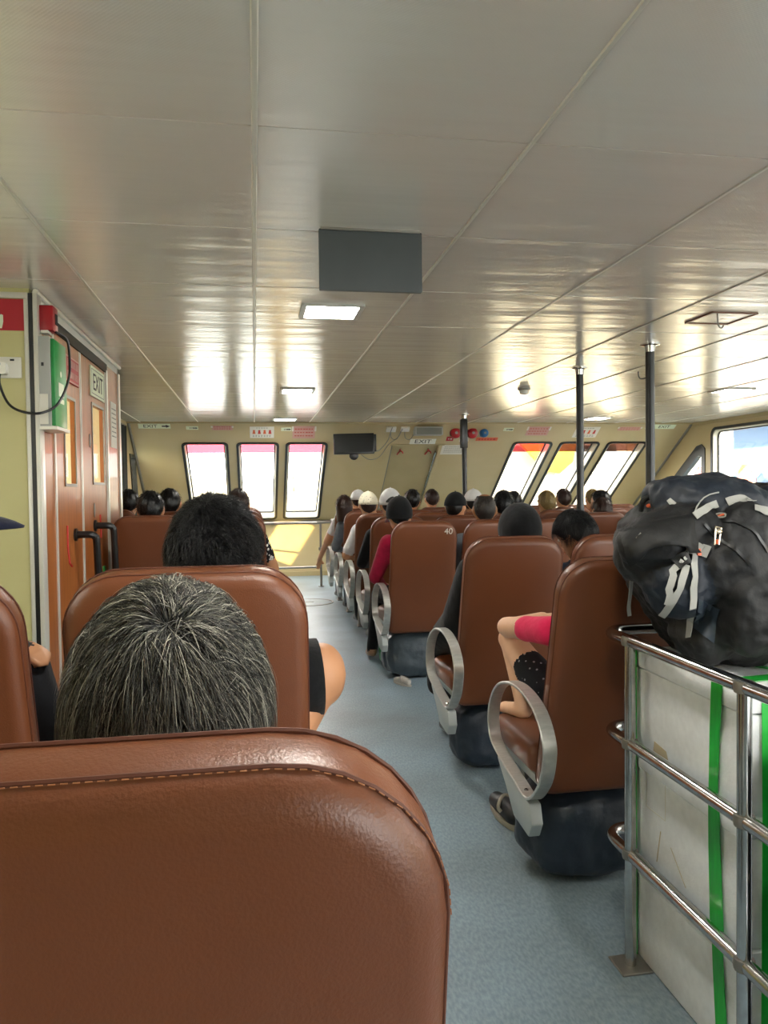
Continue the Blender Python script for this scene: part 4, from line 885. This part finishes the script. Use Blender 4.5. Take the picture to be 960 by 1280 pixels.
# three foam boxes stacked, strapped with green tape
BX0, BX1, BY0, BY1 = 1.045, 1.46, 1.515, 2.0
for k, (z0, z1, lab) in enumerate(((0, .285, 'white foam box on the floor, bottom of the stack behind the rail'), (.287, .585, 'white foam box in the middle of the stack behind the rail'), (.587, .866, 'white foam box on top of the stack, under the backpack'))):
    t = empty('foam_box', ((BX0 + BX1) / 2, (BY0 + BY1) / 2, z0)); tag(t, lab, 'box', 'stack of foam boxes'); a, b, h = (BX1 - BX0) / 2 - .002 * k, (BY1 - BY0) / 2 - .003 * (k % 2), z1 - z0
    MB().box(-a, a, -b, b, 0, h - .05).build('box_body', 'foam', t, bevel=.007); MB().box(-a - .004, a + .004, -b - .004, b + .004, h - .05, h).build('lid', 'foam', t, bevel=.008)
    if k == 1:
        mb = MB(); mb.tube([(-a - .0035, .12, .03), (-a - .0035, .10, .12)], .0012, 4).tube([(-a - .0035, -.02, .03), (-a - .0035, .05, .1)], .0008, 4); mb.build('scratch', 'foam_dirt', t)
    if k == 2: MB().prism([(.09, .0), (.165, .0), (.16, .028), (.10, .02)], 0, .0008, frame_from((-a - .0005, -.02, .02), (0, 1, 0), (0, 0, 1), (-1, 0, 0))).build('stain', 'foam_dirt', t)
    if k == 1:
        ringprism(MB(), rrect(.10, .11, .002), rrect(.096, .106, .002), 0, .0008, frame_from((-a - .0005, .13, .21), (0, 1, 0), (0, 0, 1), (-1, 0, 0))).build('label_outline', 'paper', t)
tp = empty('green_tape', (BX0, 1.6, 0)); tag(tp, 'shiny green packing tape strapped around the foam box stack', 'tape')
def tape_run(y0, y1, zt, zb, w0, w1, nm='tape_strip'):
    X = BX0 - .0065 - BX0; P = [Vector((X, y0 - 1.6, zt)), Vector((X - .001, (y0 * .6 + y1 * .4) - 1.6, zt * .6 + zb * .4)), Vector((X, y1 - 1.6, zb))]
    MB().band(P, [(-1, 0, 0)] * 3, [w0, (w0 + w1) / 2, w1], .0014).build(nm, 'tape', tp)
tape_run(1.60, 1.615, .868, .59, .042, .034); tape_run(1.615, 1.605, .59, .30, .036, .042); tape_run(1.598, 1.58, .60, .30, .014, .012); tape_run(1.602, 1.575, .31, .0, .04, .045)
MB().band([Vector((-.004, 0, .869)), Vector((.2, .02, .8695)), Vector((.42, .05, .869))], [(0, 0, 1)] * 3, .042, .0014).build('tape_strip', 'tape', tp)
MB().band([Vector((.0, .36, .8695)), Vector((.13, .2, .870)), Vector((.30, -.08, .8695))], [(0, 0, 1)] * 3, .02, .0014).build('tape_strip', 'tape', tp)
MB().band([Vector((.06, 1.509 - 1.6, .868)), Vector((.062, 1.508 - 1.6, .6)), Vector((.06, 1.509 - 1.6, 0))], [(0, -1, 0)] * 3, .035, .0014).build('tape_strip', 'tape', tp)
MB().band([Vector((.02, .4055, .868)), Vector((.02, .4055, 0))], [(0, 1, 0)] * 2, .035, .0014).build('tape_strip', 'tape', tp)
tape_run(1.985, 1.985, .868, 0, .02, .02)
# black suitcase on the near side of the boxes
sc_ = empty('suitcase', (1.27, 1.27, 0)); tag(sc_, 'black soft suitcase standing behind the rail beside the foam boxes', 'suitcase')
MB().prism(rrect(.42, .66, .05), -.135, .135, frame_from((0, 0, .40), (1, 0, 0), (0, 0, 1), (0, -1, 0))).build('shell', 'case_black', sc_, bevel=.012)
MB().tube([Vector((x, .142, z + .40)) for x, z in rrect(.40, .64, .05)], .006, 6, closed=True).build('zip', 'pack_grey', sc_); MB().tube([Vector((x, -.142, z + .40)) for x, z in rrect(.40, .64, .05)], .006, 6, closed=True).build('zip', 'pack_grey', sc_)
MB().tube([Vector((-.212, -.02 + .0 * k, z)) for k, z in enumerate((.11, .70))], .004, 6).build('side_piping', 'pack_grey', sc_)
for k in range(9): MB().box(-.216, -.208, -.09, .06, .17 + .055 * k, .185 + .055 * k).build('rib', 'pack_grey', sc_)
MB().tube(catmull([(-.212, .1, .47), (-.235, .07, .46), (-.24, .04, .49), (-.222, .02, .53)], False, 5), .005, 6).build('zip_pull', 'dull_steel', sc_); MB().lathe([(.011, -.006), (.011, .006)], 10, Matrix.Translation((-.214, .1, .465))).build('pull_ring', 'dull_steel', sc_)
for dx in (-.16, .16):
    for dy in (-.09, .09): MB().lathe([(.035, -.012), (.035, .012)], 14, frame_from((dx, dy, .036), (0, 1, 0), (0, 0, 1), (1, 0, 0))).build('wheel', 'black_plastic', sc_)
    MB().box(dx - .03, dx + .03, -.11, .11, .05, .08).build('wheel_housing', 'black_plastic', sc_)
MB().tube(catmull([(-.08, 0, .73), (-.075, 0, .765), (0, 0, .775), (.075, 0, .765), (.08, 0, .73)], False, 4), .011, 8).build('handle', 'black_plastic', sc_)

# ------------------------------------------------------------------ backpack on the boxes
e1 = Vector((.84, 0, .545)).normalized(); e2 = Vector((.545, 0, -.84)).normalized(); ey = Vector((0, 1, 0))
BR = Matrix((e1, ey, e2)).transposed()
PK = Vector((1.2, 1.82, .9))
cor = Vector((.95, 1.85, 1.15)); pc = cor + e1 * .17 + e2 * .18
pp = [ell(pc, (.19, .20, .245), 0, BR, .6),
      ell(pc + e1 * .16 + e2 * .10, (.16, .20, .24), 0, BR, .7),
      ell(Vector((1.42, 1.78, 1.02)), (.22, .20, .155), 0, I3, .7),
      ell(aty(835, 668, 1.70), (.125, .085, .062), 1, rot(0, 0, -20), .85),               # lid flap roll
      ell(aty(800, 690, 1.76), (.055, .09, .075), 1, I3, .9),
      ell(aty(885, 628, 1.78), (.16, .12, .065), 2, rot(0, 0, 6), .8),                    # navy top lobe
      ell(aty(925, 690, 1.66), (.10, .075, .12), 1, rot(0, 0, 35), .7),                   # front pocket
      ell(aty(848, 725, 1.70), (.085, .08, .085), 2, BR, .7),                              # navy side
      ell(aty(888, 788, 1.75), (.085, .09, .06), 0, BR, .6), ell(aty(945, 760, 1.64), (.09, .08, .11), 0, I3, .7), ell(aty(960, 700, 1.70), (.09, .10, .11), 1, I3, .8)]
FLAP = ((772, 662), (868, 642), (866, 690), (792, 700))
pk = blob('backpack', pp, ['pack_black', 'pack_grey', 'pack_navy'], .008, 5, None, PK, (.055, .03)); pk.location = PK
tag(pk, 'bulging black and navy hiking backpack lying on the foam boxes', 'backpack')
for v in pk.data.vertices:
    q = v.co + PK
    if q.z < .94 and q.x < 1.03: q.x = 1.03
    if q.z < .8725: q.z = .8725
    v.co = q - PK
_me = pk.data; bvh = BVHTree.FromPolygons([v.co + PK for v in _me.vertices], [tuple(p.vertices) for p in _me.polygons])
def hit(px, py, off=.003):
    d = ray(px, py).normalized(); h = bvh.ray_cast(CAMP, d)
    if h[0] is None: h = bvh.find_nearest(aty(px, py, 1.72))
    n = h[1]; n = n if n.dot(d) < 0 else -n
    return h[0] + n * off - PK, n
def strap(pxs, w, m, name, off=.004, t=.002, n=3):
    H = [hit(a, b, off) for a, b in catmull2(pxs, n)]
    return MB().band([h[0] for h in H], [h[1] for h in H], w, t).build(name, m, pk)
def catmull2(P, n):
    out = []; m = len(P)
    for i in range(m - 1):
        a, b, c, d = P[max(i - 1, 0)], P[i], P[i + 1], P[min(i + 2, m - 1)]
        for k in range(n):
            t = k / n; out.append(tuple(.5 * (2 * b[q] + (c[q] - a[q]) * t + (2 * a[q] - 5 * b[q] + 4 * c[q] - d[q]) * t * t + (-a[q] + 3 * b[q] - 3 * c[q] + d[q]) * t ** 3) for q in (0, 1)))
    return out + [P[-1]]
strap([(859, 682), (873, 685), (887, 690)], .028, 'webbing', 'buckle_tab', .008, .005); strap([(872, 690), (866, 690)], .016, 'orange_tab', 'stitched_label', .012, .002)
strap([(865, 688), (866, 720), (865, 760), (863, 797)], .0155, 'webbing', 'strap', .008)
strap([(851, 707), (842, 715), (837, 735), (836, 752)], .016, 'webbing', 'strap', .012); strap([(857, 708), (848, 735), (838, 755), (828, 768)], .0165, 'webbing', 'strap', .007)
strap([(843, 708), (858, 694)], .030, 'black_plastic', 'buckle', .012, .008, 2); strap([(846, 699), (852, 705)], .006, 'webbing', 'buckle_slot', .018, .002, 2); strap([(850, 695), (856, 701)], .006, 'webbing', 'buckle_slot', .018, .002, 2)
strap([(867, 646), (880, 638), (895, 630)], .018, 'webbing', 'strap', .005); strap([(908, 628), (925, 624), (940, 628)], .02, 'webbing', 'strap', .005); strap([(943, 636), (960, 640)], .02, 'webbing', 'strap', .005)
strap([(836, 630), (842, 627)], .02, 'webbing', 'side_tag', .004); strap([(806, 670), (800, 676)], .022, 'webbing', 'strap', .005)
strap([(880, 655), (890, 666), (905, 678), (920, 688), (938, 706)], .006, 'black_plastic', 'zip', .004, .003); strap([(905, 652), (925, 655), (945, 668), (958, 690)], .006, 'black_plastic', 'zip', .004, .003); strap([(868, 640), (880, 622), (898, 616)], .003, 'webbing', 'piping', .003)
# slate patch panel low on the side
quad = ((872, 748), (901, 761), (892, 804), (868, 786)); G = []
for i in range(6):
    for k in range(6):
        u, v = k / 5, i / 5; G.append(tuple(hit(*[quad[0][c] * (1 - u) * (1 - v) + quad[1][c] * u * (1 - v) + quad[2][c] * u * v + quad[3][c] * (1 - u) * v for c in (0, 1)], .004)[0]))
MB().add(G, [(i * 6 + k, i * 6 + k + 1, i * 6 + k + 7, i * 6 + k + 6) for i in range(5) for k in range(5)]).build('slate_panel', 'pack_slate', pk)
# lid flap standing proud over the navy side
G = []
for i in range(8):
    for k in range(11):
        u, v = k / 10, i / 7; px_, py_ = [FLAP[0][c] * (1 - u) * (1 - v) + FLAP[1][c] * u * (1 - v) + FLAP[2][c] * u * v + FLAP[3][c] * (1 - u) * v for c in (0, 1)]
        py_ -= 16 * math.sin(math.pi * u) * v; h_, n_ = hit(px_, py_, .002 + .020 * v ** 1.5); G.append(tuple(h_))
fl = MB().add(G, [(i * 11 + k, i * 11 + k + 1, i * 11 + k + 12, i * 11 + k + 11) for i in range(7) for k in range(10)]).build('lid_flap', 'pack_black', pk, sharp=80); fl.modifiers.new('solid', 'SOLIDIFY').thickness = .007
# zip pulls, badge, side tabs
zp = hit(899, 668, .014)[0]; zq = hit(896, 682, .012)[0]
MB().tube([zp + Vector((-.008, 0, .012)), zp + Vector((.006, 0, .008)), zq + Vector((.006, 0, -.004)), zq + Vector((-.004, 0, -.004)), zp + Vector((-.008, 0, .0))], .0028, 6, closed=True).build('zip_pull', 'zip_metal', pk)
MB().tube([zq + Vector((0, -.001, .008)), zq + Vector((.001, -.001, -.002))], .0038, 6).build('pull_tab', 'orange_tab', pk); MB().rings(_ell(zp, (.010, .006, .007), I3, n=10, m=8)).build('zip_slider', 'zip_metal', pk)
bp, bn = hit(901, 646, .003); bz = bn.to_track_quat('Z', 'Y').to_matrix().to_4x4(); bz.translation = bp
ringprism(MB(), [(x * 1.5, y) for x, y in rrect(.018, .018, .009)], [(x * 1.5, y) for x, y in rrect(.012, .012, .006)], 0, .003).build('badge', 'webbing', pk, bz); MB().prism(rrect(.016, .004, .0015), 0, .003).build('badge_mark', 'orange_tab', pk, bz @ Matrix.Rotation(.5, 4, 'Z'))
# loose strap hanging to the rail, with carry loop
h0 = hit(790, 690, .004)[0]; P = [h0] + [aty(a, b, yy) - PK for a, b, yy in ((782, 712, 1.83), (789, 720, 1.84), (788, 742, 1.86), (786, 758, 1.88), (787, 770, 1.88))]
MB().band(catmull(P, False, 5), [(.3, -1, .1)] * (5 * 5 + 1), .012, .002).build('loose_strap', 'webbing', pk)
hp_ = hit(810, 636, .0)[0]; MB().tube(catmull([hp_ + Vector((-.02, 0, -.005)), hp_ + Vector((-.018, -.01, .022)), hp_ + Vector((.005, -.012, .03)), hp_ + Vector((.03, -.01, .02)), hp_ + Vector((.035, 0, .0))], False, 5), .007, 8).build('carry_loop', 'pack_black', pk); MB().rings(_ell(hp_ + Vector((0, -.012, .008)), (.012, .008, .006), I3, n=8, m=6)).build('carry_tag', 'orange_tab', pk)
fb = empty('luggage_base', (1.2, 1.56, .868)); 
bpy.data.objects.remove(fb)

# ------------------------------------------------------------------ bags stowed on the floor under seats
def sack(label, c, r, m, name='stowed_bag', seed=0, e=.55):
    rr = random.Random(seed); P = [ell(Vector(c) + Vector((0, 0, 0)), r, 0, I3, e)]
    for k in range(5): a = rr.uniform(-1, 1); b = rr.uniform(-1, 1); P.append(ell((c[0] + a * r[0] * .6, c[1] + b * r[1] * .5, c[2] + rr.uniform(-.3, .1) * r[2]), (r[0] * .5, r[1] * .6, r[2] * .72), 0, I3, .7))
    o = blob(name, P, [m], .012, 4, None, (c[0], c[1], 0), (.09, .03)); o.location = (c[0], c[1], 0)
    zmin = min(v.co.z for v in o.data.vertices); o.location.z = -zmin + .001; return tag(o, label, 'bag', 'bags under the seats')
sack('dark blue stuffed bag under the seat of the child in pink', (1.10, 2.49, .165), (.205, .15, .155), 'tarp', seed=1)
sack('dark blue stuffed bag under the seat of the person in loose black clothes', (1.11, 3.53, .165), (.205, .15, .155), 'tarp', seed=2)
sack('grey shiny plastic bag standing under seat 40', (1.10, 5.32, .17), (.21, .15, .165), 'plastic_bag', 'plastic_bag', seed=3)
sack('small green plastic bag beside the grey one under seat 40', (.97, 5.75, .08), (.05, .07, .075), 'green_face', 'plastic_bag', seed=5)
def shoe(x, y, rz, m, trim, label, group, sc=1.0):
    t = empty('shoe', (x, y, 0), rz); t.scale = (sc, sc, sc); tag(t, label, 'shoe', group)
    b = blob('upper', [cone((0, -.09, .045), .040, (0, .02, .045), .042, 0), cone((0, .02, .042), .042, (0, .10, .034), .036, 0)], [m], .008, 3, t)
    MB().prism([(x_ * .047 * (1 if y_ < .3 else .92), y_ * .145) for x_, y_ in [(math.cos(a), math.sin(a)) for a in [2 * math.pi * k / 20 for k in range(20)]]], 0.001, .024).build('sole', trim, t, bevel=.004)
    MB().tube(catmull([(-.043, -.05, .05), (-.046, -.03, .065), (0, .015, .088), (.046, -.03, .065), (.043, -.05, .05)], False, 4), .008, 6).build('strap', trim, t)
shoe(.972, 2.915, .06, 'shoe_black', 'shoe_trim', 'black rubber clog on the floor below the child in pink', 'loose clogs'); shoe(1.09, 2.915, -.04, 'shoe_black', 'shoe_trim', 'second black rubber clog, tucked beside its pair under the seat', 'loose clogs')
shoe(.965, 5.07, .5, 'shoe_white', 'shoe_white', 'pale shoe poking out under the grey plastic bag', 'loose shoes', .62)

# ------------------------------------------------------------------ passengers
BK = dict(m='hair_black', tones=(0, .5)); BR_ = dict(m='hair_brown', tones=(.1, .8))
# grey-haired man in the foreground seat
def P_(x, y, up=0): return x, y
g, ghc, gR, gB = person('man with tousled grey hair, seen from behind over the foreground seat', -.111, .58, zs=.53, s=.88, shirt='dark_cloth', pants='dark_cloth', skin='skin', head=(0, 8, 0), hoff=(.033, .02, -.058), voxel=.01,
    hairkw=dict(m='hair_grey', tones=(.0, 1.0), n=15000, ln=.060, vol=.012, lumps=.001, whorl=(.06, -.70, .71), lift=.20, fall=.30, rad=.0005, nape=-62, topboost=1.1, seg=6))
c, chc, cR, cB = person('black-haired person in black shorts with one knee drawn up', -.125, 1.60, zs=.53, s=.95, shirt='black_cloth', pants='black_cloth', skin='skin', head=(0, 6, 0), hoff=(.04, -.03, -.055), voxel=.008, shorts=.4,
    legs={'R': ((.15, 1.88, .865), (.03, 2.03, .60), (.03, 2.15, .565), 1)}, extra=[cone((-.03, 1.82, .70), .085, (.02, 1.84, .79), .078, 2), ell((.155, 1.885, .865), (.062, .072, .080), 0)], hairkw=dict(BK, n=7000, ln=.05, vol=.024, lumps=.003, lift=.35, fall=.15, rad=.0008, whorl=(-.2, -.5, .85)))
MB().tube([Vector((-.06, 1.82, .70)) - cB, Vector((.0, 1.84, .79)) - cB, Vector((.055, 1.86, .85)) - cB, Vector((.10, 1.868, .862)) - cB, Vector((.148, 1.872, .864)) - cB], [.095, .098, .098, .096, .094], 22, caps=False).build('shorts', 'black_cloth', c).modifiers.new('solid', 'SOLIDIFY').thickness = .004
person('person in a navy cap and dark jacket, turned towards the aisle', -.64, 1.60, zs=.53, s=.88, shirt='dark_cloth', pants='dark_cloth', head=(88, 2, 0), hoff=(-.02, -.03, .09), sleeve=1, voxel=.007, wide=1.0,
    arms={'L': ((-.74, 1.93, .84), (-.545, 1.71, 1.0), (.9, -.3, -.02), (.0, -.2, .95)), 'R': ((-.435, 1.74, .76), (-.56, 1.95, .80), (-.9, .2, 0))}, hairkw=dict(BK, n=300), capkw=dict(m='navy_cloth', low=4))
# aisle column, block between aisle and poles
kid_legs = {'L': ((.955, 2.80, .745), (.965, 2.68, .50), (.93, 2.79, .485), 1), 'R': ((1.18, 2.82, .74), (1.14, 2.70, .50), (1.11, 2.80, .485), 1)}
person('child in a bright pink T-shirt and dark print shorts, feet up on the seat', 1.11, 2.30, s=.78, shirt='pink_cloth', pants='shorts_print', skin='skin_light', head=(0, 35, 0), hoff=(.1, .06, -.12), lean=(0, .08), sleeve=.5, shorts=.62, voxel=.008, legs=kid_legs,
    arms={'L': ((.925, 2.75, .80), (1.10, 2.84, .815), (.9, .2, .05), (0, 0, 1)), 'R': ((1.27, 2.72, .80), (1.16, 2.86, .80), (-.9, .2, 0), (0, 0, 1))}, hairkw=dict(BK, n=500), wide=1.05)
hood_h = Vector((1.225, 3.455, 1.115))
person('person wrapped in loose black clothes with a black hood', 1.11, 3.33, s=.92, shirt='black_cloth', pants='black_cloth', sleeve=1, lean=(.04, .01), hoff=(.067, 0, -.03), head=(6, 12, 4), slot='black_cloth', voxel=.012, wide=1.04,
    extra=[ell(hood_h + Vector((0, -.012, .012)), (.104, .118, .128), 4, I3), ell(hood_h + Vector((0, -.04, -.10)), (.11, .10, .09), 4), cone((1.0, 3.44, .93), .085, (.965, 3.56, .68), .095, 4), cone((.965, 3.56, .68), .095, (.955, 3.78, .57), .088, 4), cone((.955, 3.78, .57), .085, (.948, 3.935, .48), .07, 4), cone((.948, 3.935, .48), .07, (.945, 3.955, .28), .06, 4)])
person('dark-haired boy leaning his head down beside the black-hooded person', 1.605, 3.33, s=.92, shirt='denim', pants='dark_cloth', skin='skin', head=(-28, 22, -14), hoff=(-.10, .0, -.045), voxel=.011, hairkw=dict(BK, n=3000, ln=.05, vol=.016, lift=.2, fall=.5, rad=.0008, front=22, topboost=1.2))
person('person in a dark red top and black cap in seat 40', 1.11, 5.12, shirt='red_cloth', pants='black_cloth', sleeve=1, hoff=(-.08, 0, -.05), lean=(-.04, 0), voxel=.012, shoes='shoe_tan', arms={'L': ((.835, 5.36, .70), (.92, 5.56, .62), (.4, .9, -.1))}, legs={'L': ((.92, 5.72, .53), (.88, 5.86, .09), (.875, 6.0, .035))}, hairkw=dict(BK, n=300), capkw=dict(m='black_cloth', low=-18, brim='front', brim_m='white_cloth'))
person('person in a white cap and black shirt two rows of seats past the black-hooded person', 1.11, 6.03, shirt='black_cloth', pants='dark_cloth', hoff=(-.02, 0, -.0), skin='skin', sleeve=1, hairkw=dict(BK, n=250), capkw=dict(m='white_cloth', low=-4, opening=True, tall=1.05), arms={'L': ((.862, 6.25, .718), (.95, 6.46, .68), (.3, .9, 0))})
person('person in a spotted cream cap and white shirt', 1.11, 6.93, shirt='white_cloth', pants='dark_cloth', hoff=(-.07, 0, -.02), sleeve=.8, hairkw=dict(BR_, n=250), capkw=dict(m='cap_print', low=0), arms={'L': ((.84, 7.12, .712), (.93, 7.35, .66), (.3, .9, 0))})
person('brown-haired person in a grey jacket on the aisle', 1.11, 7.84, shirt='grey_cloth', pants='grey_cloth', hoff=(-.13, 0, -.05), lean=(-.06, 0), sleeve=1, hairkw=dict(BR_, n=400, long=.16), arms={'L': ((.835, 8.05, .718), (.93, 8.3, .67), (.3, .9, 0))})
person('person in a pale grey cap in the frontmost aisle seat, arm hanging out', 1.11, 8.75, shirt='white_cloth', pants='dark_cloth', hoff=(.08, 0, .0), sleeve=.5, hairkw=dict(BR_, n=250), capkw=dict(m='white_cloth', low=0), arms={'L': ((.83, 8.95, .716), (.755, 9.18, .50), (-.1, .5, -.85), (0, 1, .4))})
np_ = empty('newspaper', (1.405, 5.50, .82), .3); tag(np_, 'folded newspaper held up between seat 40 and the balding man', 'newspaper')
MB().box(-.05, .0, -.002, .002, -.14, .14).build('page', 'paper', np_, Matrix.Rotation(.25, 4, 'Z')); MB().box(0, .07, -.002, .002, -.14, .14).build('page', 'paper', np_, Matrix.Rotation(-.25, 4, 'Z'))
mb = MB()
for k in range(9): mb.box(-.045, .06, -.003, -.0022, .11 - .026 * k, .117 - .026 * k)
mb.build('print', 'ink_grey', np_)
# second and third columns
person('balding man with short greying hair in the seat next to seat 40', 1.605, 5.12, shirt='grey_cloth', pants='dark_cloth', skin='skin_tan', hoff=(.0, 0, -.03), head=(10, 0, 0), hairkw=dict(m='hair_pepper', tones=(.1, .7), n=900, ln=.012, vol=.003, lumps=.0, bald=34, nape=-52))
person('person in a black cap and leaf-print shirt', 1.605, 6.03, shirt='leaf_print', pants='dark_cloth', hoff=(.03, 0, -.03), head=(35, 0, 0), hairkw=dict(BK, n=250), capkw=dict(m='black_cloth', low=2))
person('black-haired person wearing glasses arms high in the seat by the middle pole', 2.07, 6.03, shirt='dark_cloth', pants='dark_cloth', hoff=(-.02, 0, -.02), head=(25, 0, 0), hairkw=dict(BK, n=900, ln=.04, vol=.018)) [0]['label'] = 'person with tousled black hair in the seat beside the leaf-print shirt'
person('person in a white cap behind the balding man, next to the far pole', 2.07, 6.93, shirt='white_cloth', pants='dark_cloth', hoff=(-.02, 0, -.01), hairkw=dict(BK, n=200), capkw=dict(m='white_cloth', low=4))
person('black-haired person below the exit panel, next to the white cap', 1.605, 7.84, shirt='dark_cloth', pants='dark_cloth', hairkw=dict(BK, n=350, vol=.014), hoff=(.04, 0, 0))
person('brown-haired person at the foot of the exit panel in the frontmost row', 2.07, 8.75, shirt='dark_cloth', pants='dark_cloth', hairkw=dict(BR_, n=350, vol=.012))
# beyond the poles
person('fair-haired person in the block beyond the poles', 2.86, 7.05, shirt='olive_cloth', pants='dark_cloth', hairkw=dict(m='hair_blond', tones=(.2, .9), n=700, ln=.03, vol=.018), hoff=(-.03, 0, -.03))
person('dark-haired person half hidden behind the tousled black hair', 2.86, 7.96, shirt='dark_cloth', pants='dark_cloth', hairkw=dict(BK, n=250), hoff=(-.05, 0, -.03))
person('dark-haired person beyond the middle pole, under the dark-tinted window', 3.365, 7.96, shirt='grey_cloth', pants='dark_cloth', hairkw=dict(BR_, n=250), hoff=(.02, 0, -.01))
person('black-haired person between the two nearer poles', 3.365, 7.05, shirt='peach_cloth', pants='dark_cloth', skin='skin_light', head=(-30, 0, 0), hairkw=dict(BK, n=400, vol=.016), hoff=(.03, 0, -.03))
person('person in peach clothes by the slanted corner window', 3.87, 7.96, shirt='peach_cloth', pants='peach_cloth', skin='skin_light', extra=[], hairkw=dict(m='hair_blond', tones=(.3, .9), n=200), hoff=(-.14, 0, -.02))
person('brown-haired person right behind the backpack', 2.86, 6.15, shirt='dark_cloth', pants='dark_cloth', hairkw=dict(BR_, n=300, long=.1), hoff=(.12, 0, -.09))
person('dark-haired person under the large side window', 3.87, 6.15, shirt='grey_cloth', pants='dark_cloth', skin='skin_light', head=(-50, 0, 0), hairkw=dict(BK, n=400, long=.12), hoff=(.08, 0, -.02))
person('person in a beige hat beyond the backpack', 4.375, 7.05, shirt='beige_cloth', pants='dark_cloth', hairkw=dict(BR_, n=150), capkw=dict(m='beige_cloth', low=-6, tall=1.1), hoff=(-.08, 0, .03))
# front port block
person('black-haired person in the seat against the door wall', -.63, 5.0, zs=.53, shirt='dark_cloth', pants='dark_cloth', hairkw=dict(BK, n=500, vol=.014), hoff=(-.03, 0, -.06))
person('person in a black and white print top on the aisle, just past the doors', -.155, 5.0, zs=.53, shirt='bw_print', pants='black_cloth', hairkw=dict(BK, n=300), hoff=(-.06, 0, -.09), sleeve=.55, arms={'R': ((.112, 5.24, .786), (.03, 5.45, .755), (-.3, .9, 0))})
person('brown-haired person in the second row of the front port block, on the aisle', -.155, 5.93, zs=.53, shirt='dark_cloth', pants='dark_cloth', hairkw=dict(BR_, n=400, vol=.014), hoff=(.03, 0, -.05))
person('dark-haired person in the second row of the front port block', -.64, 5.93, zs=.53, shirt='grey_cloth', pants='dark_cloth', hairkw=dict(BK, n=300), hoff=(-.0, 0, -.04))
person('dark-haired person below the curtained side window', -1.2, 6.85, zs=.53, shirt='dark_cloth', pants='dark_cloth', hairkw=dict(BK, n=300, vol=.016), hoff=(.12, 0, -.04))
